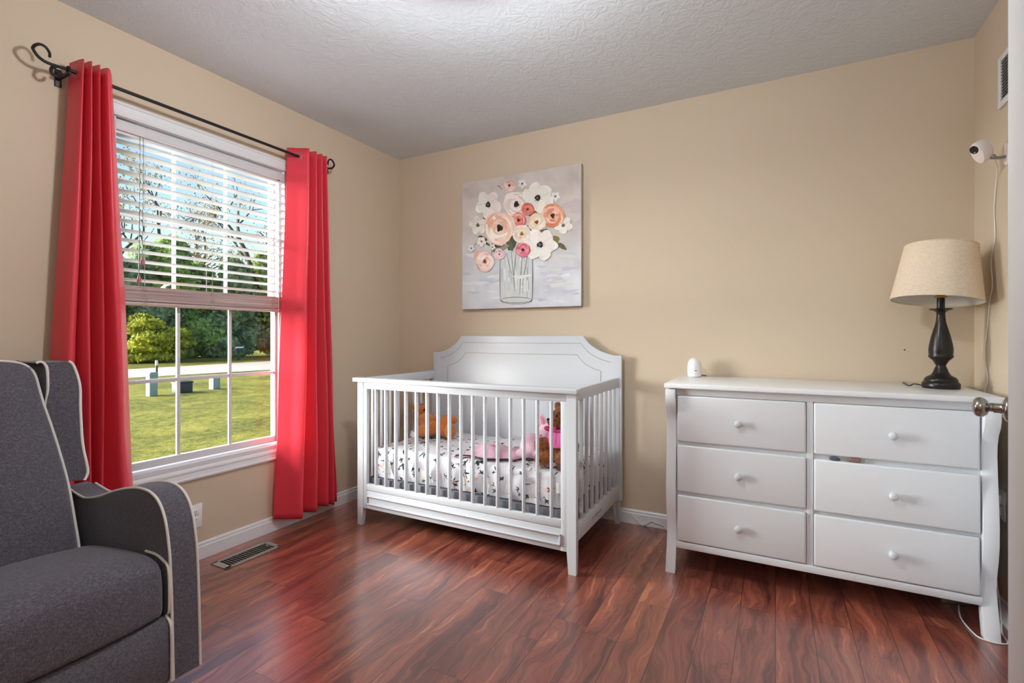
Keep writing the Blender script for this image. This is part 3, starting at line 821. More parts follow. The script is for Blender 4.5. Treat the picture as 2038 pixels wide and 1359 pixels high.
# mattress with puckered fitted sheet
mt = thing('crib_mattress', 'crib mattress in a white fitted sheet with leaf and flower print', 'mattress', (-1.49, 2.52, .275))
mx0, mx1, my0, my1, mz0, mz1 = -2.118, -.866, 2.204, 2.848, .276, .447
b = MB(); NU, NV = 220, 26
def mfn(u, v):
    # u round the outline, v from bottom edge up over the rim to the centre of the top
    per = [(mx0, my0), (mx1, my0), (mx1, my1), (mx0, my1)]
    lx, ly = mx1-mx0, my1-my0; s = u*2*(lx+ly)
    rc = .05
    if s < lx: x, y, nx, ny = mx0+s, my0, 0, -1
    elif s < lx+ly: x, y, nx, ny = mx1, my0+s-lx, 1, 0
    elif s < 2*lx+ly: x, y, nx, ny = mx1-(s-lx-ly), my1, 0, 1
    else: x, y, nx, ny = mx0, my1-(s-2*lx-ly), -1, 0
    cx, cy = (mx0+mx1)/2, (my0+my1)/2
    # rounded corners
    qx, qy = abs(x-cx)-(lx/2-rc), abs(y-cy)-(ly/2-rc)
    if qx > 0 and qy > 0:
        l = math.hypot(qx, qy); x = cx+math.copysign(lx/2-rc+qx/l*rc, x-cx); y = cy+math.copysign(ly/2-rc+qy/l*rc, y-cy)
    w = 2*PI*s
    pu = .011*math.sin(w*7.3)+.006*math.sin(w*13.7+1)+.007*math.sin(w*4.1+2)
    if v < .5:
        t = v/.5; z = mz0+(mz1-mz0-.03)*t; inset = .018*(1-t)**2+.004
        k = pu*math.sin(PI*min(1, t*1.05))*1.1
    elif v < .7:
        t = (v-.5)/.2; a = t*PI/2; z = mz1-.03+.03*math.sin(a); inset = .004+.035*(1-math.cos(a)); k = pu*.5*(1-t)
        z += pu*.35*(1-t)
    else:
        t = (v-.7)/.3; z = mz1+.003*t+.0035*mnoise.noise(Vector((x*9, y*9, 1.7)))*(1-t*.5); inset = .039; k = 0
        x = x+(cx-x)*t*.999; y = y+(cy-y)*t*.999
    x2 = x+(cx-x)/max(abs(cx-x), abs(cy-y), 1e-6)*inset*(1 if v < .7 else 0 if False else (1-(v-.7)/.3)); y2 = y+(cy-y)/max(abs(cx-x), abs(cy-y), 1e-6)*inset*(1 if v < .7 else (1-(v-.7)/.3))
    return (x2+nx*k, y2+ny*k, z)
b.grid(mfn, NU, NV, closed_u=True)
bmesh.ops.recalc_face_normals(b.bm, faces=b.bm.faces[:])
sh_ = put('fitted_sheet', b, M['sheet'], mt, angle=70)
b = MB(); b.box(mx0+.02, mx1-.02, my0+.02, my1-.02, mz0+.0, mz0+.12, .03); put('core', b, M['paper_tag'], mt)
b = MB(); b.box(-.925, -.885, my0-.010, my0-.008, .355, .405); put('care_tag', b, M['paper_tag'], mt, smooth=False)

# ---------------------------------------------------------------- plush toys
def merged(parts, mat_, name, parent, voxel=.006, fluff=0.0, fscale=.02):
    b = MB()
    for c, r, rot in parts: b.ball(c, r, rot, 24, 16)
    o = put(name, b, mat_, parent)
    rm = o.modifiers.new('fuse', 'REMESH'); rm.mode = 'VOXEL'; rm.voxel_size = voxel; rm.use_smooth_shade = True
    sm = o.modifiers.new('relax', 'SMOOTH'); sm.iterations = 4; sm.factor = .5
    if fluff:
        tx = bpy.data.textures.new(name+'_curl', 'CLOUDS'); tx.noise_scale = fscale; tx.noise_depth = 2
        dm = o.modifiers.new('curl', 'DISPLACE'); dm.texture = tx; dm.strength = fluff; dm.mid_level = .5
    return o
ZM = .4535
te = thing('teddy_bear', 'tan orange plush bear slumped in the far left end of crib', 'toy', (-2.02, 2.66, ZM))
bx, by = -2.03, 2.63
parts = [((-2.098, 2.635, .572), (.038, .050, .062), (0, .1, 0)), ((-2.064, 2.608, .618), (.034, .032, .029), (0, 0, 0)),   # head, muzzle
         ((-2.028, 2.630, .530), (.075, .062, .068), (0, .35, 0)), ((-1.985, 2.585, .566), (.058, .027, .025), (0, .25, 0)),        # torso, arm
         ((-1.992, 2.552, .488), (.064, .042, .040), (0, -.1, 0)), ((-1.925, 2.552, .512), (.036, .036, .050), (0, .5, 0)),       # near leg, paw
         ((-1.930, 2.640, .490), (.080, .045, .042), (0, 0, 0)), ((-1.862, 2.600, .524), (.044, .046, .074), (0, .12, 0)),      # far leg, sole
         ((-1.824, 2.622, .566), (.036, .030, .028), (0, .3, 0)), ((-1.802, 2.572, .502), (.036, .038, .050), (0, .2, 0)),
         ((-2.115, 2.592, .632), (.016, .012, .018), (0, 0, 0)), ((-2.115, 2.680, .630), (.016, .012, .018), (0, 0, 0))]
parts = [((c[0], c[1], c[2]+.006), r, q) for c, r, q in parts]
te_b = merged(parts, M['orange'], 'body', te, .006)
b = MB(); b.ball((-2.033, 2.604, .622), (.008, .011, .008)); put('nose', b, M['black_plastic'], te)
for c in ((-2.072, 2.600, .645), (-2.072, 2.640, .645)):
    b = MB(); b.ball(c, .006, u=12, v=8); put('eye', b, M['black_plastic'], te)
b = MB(); b.box(-2.078, -2.044, 2.519, 2.521, .452, .494, rot=(.25, .45, .2)); put('tag', b, M['paper_tag'], te, smooth=False)

tb = thing('teddy_bear', 'curly dark brown plush bear in a pink shirt at right end of crib', 'toy', (-.965, 2.30, ZM))
bx, by = -.955, 2.315
parts = [((bx, by, ZM+.105), (.068, .060, .100), (0, 0, 0)), ((bx+.018, by, ZM+.235), (.066, .062, .062), (0, 0, 0)),
         ((bx-.02, by-.028, ZM+.222), (.034, .032, .03), (0, 0, 0)),
         ((bx-.025, by+.03, ZM+.295), (.022, .014, .024), (0, 0, 0)), ((bx+.055, by-.03, ZM+.292), (.022, .014, .024), (0, 0, 0)),
         ((bx-.078, by-.055, ZM+.108), (.036, .034, .044), (0, .6, 0)), ((bx+.075, by-.02, ZM+.12), (.030, .028, .05), (0, -.4, 0)),
         ((bx-.062, by-.052, ZM+.042), (.050, .050, .042), (0, 0, 0)), ((bx+.045, by-.055, ZM+.044), (.048, .054, .044), (0, 0, 0))]
merged(parts, M['curly'], 'body', tb, .006, .016, .022)
b = MB(); b.lathe([(.058, .100), (.069, .105), (.0725, .13), (.068, .165), (.054, .188), (.05, .19)], (bx+.010, by-.006, ZM), 28); put('shirt', b, M['hot_pink_cloth'], tb)
b = MB()
b.torus((bx+.006, by-.004, ZM+.184), .056, .009, 'z', 24, 8); b.ball((bx-.045, by-.045, ZM+.19), (.022, .012, .013), (0, .3, .6)); b.ball((bx-.012, by-.058, ZM+.19), (.022, .012, .013), (0, -.3, .2)); put('bow', b, M['pink_ribbon'], tb)
b = MB(); b.ball((bx-.045, by-.045, ZM+.236), (.009, .008, .007)); put('nose', b, M['black_plastic'], tb)
for dx, dy in ((-.03, -.035), (.005, -.055)):
    b = MB(); b.ball((bx+dx, by+dy, ZM+.258), .006, u=12, v=8); put('eye', b, M['black_plastic'], tb)

rb = thing('plush_bunny', 'pale pink plush bunny lying behind the brown bear in crib', 'toy', (-1.10, 2.46, ZM))
bx, by = -1.112, 2.44
parts = [((bx-.028, by-.045, ZM+.064), (.078, .066, .066), (0, .3, 0)), ((bx+.030, by-.005, ZM+.128), (.052, .050, .050), (0, 0, 0)),
         ((bx+.008, by, ZM+.190), (.020, .014, .046), (0, -.35, 0)), ((bx+.058, by, ZM+.182), (.019, .014, .042), (0, .4, 0)),
         ((bx-.06, by-.10, ZM+.034), (.045, .028, .026), (0, 0, .3)), ((bx+.03, by-.08, ZM+.040), (.045, .03, .030), (0, 0, -.2))]
merged(parts, M['pale_pink_plush'], 'body', rb, .006)
b = MB(); b.ball((bx+.008, by-.012, ZM+.194), (.011, .005, .030), (0, -.35, 0)); put('inner_ear', b, M['pink_inner_ear'], rb)
b = MB(); b.ball((bx+.058, by-.012, ZM+.186), (.011, .005, .028), (0, .4, 0)); put('inner_ear', b, M['pink_inner_ear'], rb)
b = MB(); b.ball((bx+.018, by-.054, ZM+.128), (.006, .005, .004)); put('nose', b, M['pink_inner_ear'], rb)
b = MB()
def blk(u, v):
    x = -1.520+.315*u+.03*math.sin(v*5); y = 2.215+.27*v+.045*u+.02*math.sin(u*8)
    e = (math.sin(PI*u)**.6+.01)*(math.sin(PI*min(1, v*1.0))**.6+.01)
    z = ZM+.010+e*(.026+.034*mnoise.noise(Vector((u*3.2+v*2.2, v*3.0, 2.2)))+.012*math.sin(u*12+v*10)+.014*u)
    return (x, y, max(z, ZM+.006))
b.grid(blk, 70, 50)
pb = put('baby_blanket', b, M['pinkfur'], None, angle=80); tag(pb, 'crumpled pink fleece blanket lying on the crib mattress', 'blanket')
so = pb.modifiers.new('cloth', 'SOLIDIFY'); so.thickness = .008; so.offset = -1
b = MB(); b.tube(smooth_path([blk(k/12, 0) for k in range(13)], 3), .0035, 6); b2 = put('binding', b, M['dark_blanket_edge'], pb)

# ---------------------------------------------------------------- painting
PX0, PX1, PZ0, PZ1, PYF = -1.926, -1.053, 1.289, 2.168, YB-.037
pt = thing('canvas_painting', 'square canvas painting of pink and white flowers in a glass vase', 'painting', ((PX0+PX1)/2, YB, 1.73))
b = MB(); b.box(PX0, PX1, PYF, YB-.004, PZ0, PZ1, .003); put('stretched_canvas', b, M['raw_canvas'], pt)
PW, PH = PX1-PX0, PZ1-PZ0
class Paint:
    def __init__(s): s.v = []; s.f = []; s.c = []; s.k = 0; s.r = random.Random(21)
    def poly(s, pts, col):
        s.k += 1; d = PYF-.0006-s.k*1.2e-5; i0 = len(s.v)
        for x, y in pts:
            u = (x-170)/970; top = 222-157*u; bot = 1255-25*u; w = (bot-y)/(bot-top)
            u = min(max(u, .001), .999); w = min(max(w, .001), .999)
            s.v.append((PX0+u*PW, d, PZ0+w*PH))
        s.f.append(list(range(i0, i0+len(pts)))); s.c.append(col)
    def jit(s, col, a=10):
        j = s.r.uniform(-a, a); return rgb(*[min(255, max(0, c+j+s.r.uniform(-a*.4, a*.4))) for c in col])
    def blob(s, cx, cy, rx, ry, rot, col, j=.17, n=16, ca=9):
        pts = []; ph = s.r.uniform(0, 9)
        for k in range(n):
            a = 2*PI*k/n; q = 1+j*(math.sin(3*a+ph)*.6+s.r.uniform(-.5, .5))
            x, y = rx*q*math.cos(a), ry*q*math.sin(a)
            pts.append((cx+x*math.cos(rot)-y*math.sin(rot), cy+x*math.sin(rot)+y*math.cos(rot)))
        s.poly(pts, s.jit(col, ca))
    def stroke(s, pts, w, col, ca=9):
        L, R = [], []
        for i, (x, y) in enumerate(pts):
            x0, y0 = pts[max(i-1, 0)]; x1, y1 = pts[min(i+1, len(pts)-1)]
            dx, dy = x1-x0, y1-y0; l = math.hypot(dx, dy) or 1; t = i/(len(pts)-1)
            ww = w*(.35+.65*math.sin(PI*min(max(t, .08), .92)))*.5
            L.append((x-dy/l*ww, y+dx/l*ww)); R.append((x+dy/l*ww, y-dx/l*ww))
        c = s.jit(col, ca)
        for i in range(len(pts)-1): s.poly([L[i], L[i+1], R[i+1], R[i]], c); s.k -= 1
        s.k += 1
    def arc(s, cx, cy, r, a0, a1, w, col, sq=1.0, ca=9):
        s.stroke([(cx+r*math.cos(a0+(a1-a0)*k/9), cy+sq*r*math.sin(a0+(a1-a0)*k/9)) for k in range(10)], w, col, ca)
P_ = Paint(); R_ = P_.r
# ground
def ground(x0, y0):
    t = min(1, max(0, (y0-480)/520)); n = mnoise.noise(Vector((x0*.006, y0*.006, 3)))*16+mnoise.noise(Vector((x0*.022, y0*.015, 5)))*9
    a, c = (205, 196, 191), (208, 211, 218)
    return rgb(*[a[q]+(c[q]-a[q])*t+n for q in range(3)])
for j in range(44):
    for i in range(40):
        x0, y0 = 160+i*25.2, 50+j*28.3; q4 = [(x0, y0), (x0+25.2, y0), (x0+25.2, y0+28.3), (x0, y0+28.3)]
        P_.poly(q4, [ground(*q) for q in q4]); P_.k -= 1
P_.k += 1
for k in range(70):
    y = R_.uniform(760, 1230); x = R_.uniform(190, 1120); c = R_.choice([(222, 224, 228), (200, 204, 214), (190, 196, 208), (214, 214, 216)])
    P_.blob(x, y, R_.uniform(30, 90), R_.uniform(7, 18), R_.uniform(-.15, .1), c, .3, 14, 4)
for k in range(40):
    P_.blob(R_.uniform(190, 1120), R_.uniform(200, 700), R_.uniform(30, 80), R_.uniform(20, 50), R_.uniform(-.6, .6), (205, 197, 193), .3, 14, 5)
# vase
P_.poly([(506, 790), (770, 790), (772, 1185), (640, 1212), (508, 1185)], rgb(206, 210, 211))
for k in range(60):
    x = R_.uniform(515, 760); y = R_.uniform(800, 1050); P_.stroke([(x, y), (x+R_.uniform(-6, 6), y+R_.uniform(50, 130))], R_.uniform(5, 16), R_.choice([(224, 228, 228), (190, 198, 200), (170, 180, 182), (232, 234, 234), (204, 208, 206)]))
for x0, y0, x1, y1 in ((600, 780, 632, 1110), (640, 780, 622, 1000), (560, 790, 600, 960), (690, 800, 668, 1140), (735, 800, 690, 1060)):
    P_.stroke([(x0, y0), ((x0+x1)/2, (y0+y1)/2), (x1, y1)], 7, (120, 132, 124))
P_.blob(690, 985, 78, 14, -.1, (224, 228, 228), .3)
P_.stroke([(507, 845), (505, 1000), (508, 1180)], 7, (70, 78, 80)); P_.stroke([(772, 830), (774, 1000), (770, 1180)], 7, (84, 92, 94))
for a0, a1, w, c in ((0, PI, 13, (66, 74, 78)), (PI, 2*PI, 6, (110, 116, 118)), (.5, 2.6, 5, (225, 228, 228))): P_.arc(640, 1180, 128, a0, a1, w, c, .20)
# leaves
for x, y, rx, ry, ro, c in ((385, 540, 42, 24, 1.2, (74, 76, 66)), (610, 690, 34, 92, .25, (72, 82, 66)), (585, 720, 22, 60, -.5, (96, 104, 84)), (350, 672, 42, 20, .3, (84, 86, 70)), (490, 728, 62, 22, .1, (82, 90, 72)), (790, 470, 55, 22, -.4, (98, 96, 54)), (830, 455, 40, 12, -.1, (112, 110, 70)), (862, 622, 34, 22, -.6, (92, 100, 76)), (955, 682, 32, 24, .9, (132, 126, 68)), (995, 740, 46, 18, .6, (98, 94, 60)), (745, 590, 24, 30, .2, (64, 72, 62)), (440, 760, 40, 12, .8, (124, 118, 98)), (540, 750, 44, 16, -.5, (148, 152, 132)), (400, 720, 40, 9, .5, (100, 100, 84))):
    P_.blob(x, y, rx, ry, ro, c, .18, 16, 8)
for p in (((480, 240), (500, 245), (520, 275)), ((870, 265), (905, 280), (925, 300)), ((905, 350), (915, 400)), ((430, 810), (440, 760), (480, 745)), ((280, 730), (320, 690)), ((890, 715), (930, 725))): P_.stroke(list(p), 6, (84, 78, 66))
def rose(x, y, r, cols, center, turns=5, sq=1.0):
    P_.blob(x, y, r, r*sq, 0, cols[0], .10, 22)
    for k in range(7):
        a = R_.uniform(0, 2*PI); P_.blob(x+math.cos(a)*r*.62, y+math.sin(a)*r*.62*sq, r*.5, r*.34, a+PI/2, R_.choice(cols), .22, 14, 8)
    for k in range(turns):
        rr = r*(1-.17*k)
        for q in range(4): 
            a = R_.uniform(0, 2*PI); P_.arc(x+R_.uniform(-3, 3), y+R_.uniform(-3, 3), rr*R_.uniform(.82, .96), a, a+R_.uniform(.9, 1.9), r*R_.uniform(.12, .26), R_.choice(cols), sq, 7)
        a = R_.uniform(0, 6); P_.arc(x, y, rr*.9, a, a+R_.uniform(.5, 1.2), 3.4, (150, 112, 96), sq)
    P_.blob(x, y, r*.20, r*.22, 0, center, .25); P_.blob(x-r*.04, y+r*.02, r*.10, r*.11, 0, [max(0, c-30) for c in center], .3)
def anemone(x, y, r, n=5, col=(232, 226, 220), center=(38, 38, 42), rot=.3):
    for k in range(n):
        a = rot+2*PI*k/n; px, py = x+math.cos(a)*r*.58, y+math.sin(a)*r*.58
        P_.blob(px, py, r*.52, r*.44, a, col, .14, 16, 7)
        P_.stroke([(x+math.cos(a+.35)*r*.28, y+math.sin(a+.35)*r*.28), (px+math.cos(a+.8)*r*.4, py+math.sin(a+.8)*r*.4)], 3.2, (168, 158, 148))
        P_.arc(px, py, r*.40, a-.9, a+.5, r*.10, (244, 240, 236))
    for k in range(14):
        a = R_.uniform(0, 2*PI); P_.stroke([(x, y), (x+math.cos(a)*r*.30, y+math.sin(a)*r*.30)], 3, center)
    P_.blob(x, y, r*.19, r*.21, 0, center, .2); P_.blob(x-r*.02, y, r*.09, r*.10, 0, (96, 96, 102), .3)
anemone(313, 565, 72, 5, (226, 220, 208), (96, 92, 66), .8)
rose(585, 240, 52, [(232, 196, 184), (238, 214, 204), (226, 178, 166)], (80, 60, 56), 3)
anemone(690, 228, 34, 5, (236, 230, 226), (60, 60, 60)); anemone(950, 335, 34, 5, (236, 232, 226), (60, 60, 60))
rose(645, 395, 108, [(236, 226, 220), (226, 214, 210), (242, 234, 228), (228, 204, 196)], (58, 50, 50), 5)
anemone(405, 398, 108, 5, (234, 228, 222)); anemone(815, 345, 118, 6, (236, 230, 222))
anemone(1010, 572, 66, 5, (234, 230, 222), (120, 118, 90))
rose(735, 437, 52, [(222, 120, 110), (232, 148, 136), (206, 96, 92)], (120, 54, 54), 4); rose(662, 525, 60, [(218, 116, 108), (230, 150, 138), (236, 190, 176)], (92, 34, 42), 4)
rose(505, 590, 128, [(238, 206, 190), (242, 222, 210), (228, 172, 148), (232, 190, 172), (244, 232, 222)], (44, 44, 42), 6, 1.08)
rose(932, 492, 88, [(226, 156, 124), (236, 186, 160), (242, 206, 184), (218, 134, 104)], (70, 44, 40), 5, 1.1)
rose(808, 545, 72, [(240, 222, 198), (236, 206, 178), (242, 230, 214)], (160, 96, 44), 4); rose(690, 638, 72, [(240, 224, 208), (236, 212, 192), (244, 234, 224)], (176, 124, 54), 4)
anemone(835, 728, 122, 6, (238, 234, 228), (40, 42, 46), .1)
rose(700, 770, 58, [(222, 120, 142), (232, 160, 172), (206, 92, 118)], (60, 36, 42), 4)
rose(330, 815, 48, [(232, 184, 172), (238, 206, 194)], (206, 140, 128), 3); rose(378, 862, 78, [(236, 200, 188), (240, 218, 208), (244, 230, 222)], (176, 66, 60), 4, 1.05)
rose(505, 805, 44, [(236, 210, 214), (228, 190, 202)], (160, 120, 130), 3)
anemone(258, 755, 28, 5, (234, 230, 228), (70, 66, 66)); anemone(350, 700, 38, 5, (236, 230, 220), (120, 116, 90)); anemone(445, 745, 26, 5, (232, 226, 216), (110, 108, 90))
me = bpy.data.meshes.new('painted_surface'); me.from_pydata(P_.v, [], P_.f); 
ca = me.color_attributes.new('paint', 'FLOAT_COLOR', 'CORNER'); buf = []
for f, c in zip(P_.f, P_.c):
    if isinstance(c, list): buf += [q for cc in c for q in cc]
    else: buf += list(c)*len(f)
ca.data.foreach_set('color', buf); me.materials.append(M['paint'])
o = bpy.data.objects.new('painted_surface', me); COL.objects.link(o); o.parent = pt; o.matrix_parent_inverse = Matrix.Translation(-pt.location)
bm = bmesh.new(); bm.from_mesh(me)
for f in bm.faces:
    if f.normal.y > 0: f.normal_flip()
bm.to_mesh(me); bm.free()

# ---------------------------------------------------------------- dresser
DW = M['white_dresser_paint']
dr = thing('chest_dresser', 'wide white six drawer dresser along the back wall', 'dresser', (.13, 2.66, 0))
DF = 2.42
b = MB(); b.box(-.462, .728, 2.392, 2.915, .862, .8835, .003, 3); put('top', b, M['white_dresser_top'], dr)
b = MB(); b.box(-.412, .672, DF+.020, 2.905, .118, .862); put('case', b, DW, dr, smooth=False)
b = MB(); b.box(-.412, .672, DF+.006, DF+.022, .828, .862, .0015); put('top_rail', b, DW, dr)
b = MB(); b.box(-.412, .672, DF+.002, DF+.022, .112, .142, .003); put('bottom_rail', b, DW, dr)
b = MB(); b.box(.116, .139, DF+.010, DF+.022, .142, .828, .001); put('centre_stile', b, DW, dr)
b = MB(); b.box(-.411, .671, DF+.0195, DF+.0205, .142, .828); 
legp = [(2.396, 0), (2.410, .06), (2.430, .12), (2.440, .17), (2.436, .22), (2.422, .28), (2.412, .34), (2.411, .41), (2.418, .50), (2.428, .59), (2.434, .66), (2.432, .705), (2.420, .742), (2.402, .770), (2.394, .800), (2.394, .835), (2.402, .858), (2.47, .858), (2.47, .118), (2.455, .06), (2.438, 0)]
for x0, x1 in ((-.457, -.413), (.671, .717)):
    b = MB(); b.prism(legp, x0, x1, 'x', .0025, 2); lg = put('front_leg', b, DW, dr, angle=25)
for x0, x1 in ((-.452, -.41), (.668, .712)):
    b = MB(); b.prism([(2.865, 0), (2.86, .118), (2.86, .858), (2.912, .858), (2.912, 0)], x0, x1, 'x', .002); put('rear_leg', b, DW, dr)
for x0, x1 in ((-.446, -.428), (.686, .704)):
    b = MB(); b.box(x0, x1, 2.465, 2.865, .118, .858); put('side_panel', b, DW, dr, smooth=False)
rowsz = ((.612, .826), (.377, .595), (.146, .361))
for ci, (x0, x1) in enumerate(((-.408, .113), (.142, .666))):
    for ri, (z0, z1) in enumerate(rowsz):
        if ci == 1 and ri == 1: z1 = .592
        dy = -.006 if (ci, ri) == (1, 1) else 0
        b = MB(); b.box(x0, x1, DF+dy, DF+.0205+dy*.2, z0, z1, .0075, 3); d = put('drawer', b, DW, dr)
        kx, kz = (x0+x1)/2+.002, (z0+z1)/2-.003
        k = MB(); k.lathe([(0, -.031), (.008, -.0305), (.0135, -.027), (.0162, -.021), (.0155, -.0145), (.011, -.010), (.0085, -.007), (.0095, -.003), (.0125, 0)], (kx, DF+dy, kz), 24, 'y'); put('knob', k, M['white_furniture_paint'], d)
b = MB(); b.ball((.215, DF+.006, .600), (.020, .006, .010), (0, .1, 0)); g1 = put('folded_sock', b, M['slate_cloth']); tag(g1, 'slate blue cloth bunched in the gap above the middle right drawer', 'clothing')
b = MB(); b.prism([(.262, .594), (.268, .611), (.306, .611), (.304, .594)], DF+.002, DF+.014, 'y', .002)
m_, nt_, p_ = new_mat('plaid_cloth', rgb(150, 110, 104), .9); w_ = nt_.add('ShaderNodeTexChecker'); w_.inputs['Scale'].default_value = 180; w_.inputs[1].default_value = rgb(170, 128, 116); w_.inputs[2].default_value = rgb(104, 78, 80); nt_.link(coords(nt_), w_.inputs[0]); nt_.link(w_.outputs[0], p_.inputs['Base Color'])
g2 = put('folded_shirt', b, m_); tag(g2, 'plaid brown cloth corner poking above the middle right drawer', 'clothing')

# table lamp
lx, ly, lz = .620, 2.715, .884
lamp = thing('table_lamp', 'dark bronze baluster table lamp with a beige drum shade', 'lamp', (lx, ly, lz))
prof = [(.0, 0), (.062, 0), (.064, .004), (.064, .020), (.060, .026), (.056, .030), (.057, .036), (.050, .046), (.034, .055), (.027, .066), (.021, .085), (.0165, .093), (.018, .099), (.027, .116), (.0415, .131), (.0425, .136), (.040, .141), (.041, .150), (.0415, .165), (.039, .185), (.034, .212), (.0335, .216), (.028, .238), (.020, .268), (.0165, .285), (.015, .305), (.0145, .318), (.018, .324), (.030, .330), (.039, .333), (.0395, .337), (.018, .338), (.0135, .340), (.0135, .385)]
b = MB(); b.lathe(prof, (lx, ly, lz), 40); put('lamp_base', b, M['lamp_black_bronze'], lamp, angle=50)
b = MB(); b.lathe([(.0135, .382), (.022, .384), (.022, .388), (.016, .392), (.016, .43), (0, .43)], (lx, ly, lz), 24); put('lamp_socket', b, M['brass'], lamp)
b = MB(); b.lathe([(0.0, .43), (.014, .435), (.016, .45), (.03, .49), (.028, .515), (.012, .53), (0, .533)], (lx, ly, lz), 20); put('bulb', b, M['white_plastic'], lamp)
r0, r1, z0, z1 = .1535, .1215, 1.252, 1.484
b = MB(); b.lathe([(r0, z0), (r0+.001, z0+.004), (r1+.001, z1-.004), (r1, z1)], (lx, ly, 0), 64)
shd = put('lamp_shade', b, M['linen'], lamp)
so = shd.modifiers.new('thick', 'SOLIDIFY'); so.thickness = .0025; so.offset = -1
b = MB(); b.lathe([(r0-.0035, z0+.002), (r1-.0035, z1-.002)], (lx, ly, 0), 64); put('shade_lining', b, M['shade_lining'], shd)
b = MB(); b.torus((lx, ly, z1), r1, .0022, 'z', 64, 6); put('shade_trim', b, M['linen'], shd)
b = MB(); b.torus((lx, ly, z0), r0, .0022, 'z', 64, 6); put('shade_trim', b, M['linen'], shd)
b = MB()
for a in (0, 2*PI/3, 4*PI/3): b.tube([(lx, ly, z1-.012), (lx+r1*math.cos(a)*.98, ly+r1*math.sin(a)*.98, z1-.008)], .0018, 6)
b.tube([(lx+.018, ly, lz+.40), (lx+.05, ly, lz+.47), (lx+.045, ly, z1-.03), (lx, ly, z1-.012)], .0018, 6); b.tube([(lx-.018, ly, lz+.40), (lx-.05, ly, lz+.47), (lx-.045, ly, z1-.03), (lx, ly, z1-.012)], .0018, 6)
put('harp', b, M['brass'], lamp)
b = MB(); b.tube(smooth_path([(lx-.06, ly+.01, lz+.008), (lx-.085, ly+.02, lz+.012), (lx-.098, ly+.03, lz+.004), (lx-.10, ly+.08, lz+.003), (lx-.09, ly+.20, lz+.003), (lx-.09, ly+.209, lz-.02), (lx-.09, ly+.209, lz-.2)], 4), .0028, 8); put('power_cord', b, M['black_plastic'], lamp)

Mt = Matrix.Rotation(math.radians(-5.5), 4, Vector((.974, -.225, 0))) @ Matrix.Rotation(math.radians(4), 4, 'Y')
for o_ in [shd]+list(shd.children):
    for v in o_.data.vertices: v.co = Mt @ (v.co-Vector((lx, ly, z1)))+Vector((lx-.002, ly, z1))
# sensor on dresser
mo = thing('baby_monitor', 'small white capsule baby monitor standing on the dresser', 'monitor', (-.388, 2.842, .8835))
b = MB(); b.lathe([(0, 0), (.028, 0), (.034, .004), (.036, .02), (.0355, .06), (.033, .078), (.026, .092), (.014, .101), (0, .104)], (-.388, 2.842, .8835), 32); put('body', b, M['white_plastic'], mo)
def small(name, x, y, z, sx, sy, sz, mat_, par):
    b = MB(); b.box(x-sx, x+sx, y-sy, y+sy, z-sz, z+sz, min(sx, sz)*.4); return put(name, b, mat_, par)
small('display', -.377, 2.8075, .919, .0052, .001, .0018, M['dark_hole'], mo); small('indicator', -.377, 2.8075, .9335, .0009, .001, .0016, M['dark_hole'], mo); small('button', -.377, 2.8075, .901, .0009, .001, .0016, M['dark_hole'], mo)
b = MB(); b.tube(smooth_path([(-.356, 2.846, .893), (-.345, 2.86, .893), (-.34, 2.895, .8885), (-.34, 2.915, .889), (-.34, 2.9235, .880), (-.34, 2.9245, .80)], 4), .002, 6); put('cable', b, M['black_plastic'], mo)

# ---------------------------------------------------------------- right wall things
vt = thing('wall_vent', 'white metal return air vent high on the right wall', 'wall vent', (XR, 2.565, 2.097))
b = MB(); y0, y1, z0, z1 = 2.492, 2.634, 1.997, 2.197
b.box(XR-.010, XR, y0, y0+.022, z0, z1, .003); b.box(XR-.010, XR, y1-.024, y1, z0, z1, .003); b.box(XR-.0098, XR, y0+.021, y1-.023, z0, z0+.024, .001); b.box(XR-.0098, XR, y0+.021, y1-.023, z1-.022, z1, .001)
put('frame', b, M['white_trim_paint'], vt)
b = MB(); b.box(XR-.0025, XR-.0005, y0+.02, y1-.022, z0+.022, z1-.02); put('dark_duct', b, M['dark_hole'], vt, smooth=False)
b = MB()
for k in range(13): zz = z0+.03+k*.0118; b.box(XR-.0075, XR-.0035, y0+.02, y1-.022, zz-.0007, zz+.0007, rot=(0, .3, 0))
put('louvres', b, M['vent_paint'], vt, smooth=False)

cm = thing('security_camera', 'white indoor security camera on a bracket high on right wall', 'camera', (XR, 2.565, 1.80))
b = MB(); b.lathe([(0, -.008), (.026, -.008), (.029, -.004), (.029, 0)], (XR, 2.565, 1.80), 28, 'x')
for v in b.bm.verts: v.co.z = 1.80+(v.co.z-1.80)*1.45; v.co.y = 2.565+(v.co.y-2.565)*.8
put('mount_plate', b, M['pinkish_white_plastic'], cm)
b = MB(); b.tube(smooth_path([(XR-.006, 2.565, 1.792), (XR-.03, 2.556, 1.788), (XR-.045, 2.548, 1.79)], 4), .006, 10); b.ball((XR-.048, 2.546, 1.792), .010, u=14, v=10); put('swivel_arm', b, M['grey_steel'], cm)
ctr = Vector((XR-.076, 2.545, 1.822)); fwd = Vector((-.74, -.46, -.50)).normalized()
Rm = fwd.to_track_quat('Z', 'Y').to_matrix()
b = MB(); b.lathe([(0, .034), (.020, .034), (.0245, .031), (.026, .024), (.026, -.004), (.022, -.018), (.012, -.026), (0, -.028)], (0, 0, 0), 32)
u_ax = (Vector((0, 0, 1))-fwd*fwd.z).normalized(); l_ax = u_ax.cross(fwd)
def cam_pt(v, up=0.0): return ctr+l_ax*v.x*.86+u_ax*(v.y*1.62+up)+fwd*v.z
for v in b.bm.verts: v.co = cam_pt(v.co)
cb = put('camera_body', b, M['pinkish_white_plastic'], cm)
b = MB(); b.lathe([(0, .0362), (.0150, .0362), (.0158, .034)], (0, 0, 0), 28)
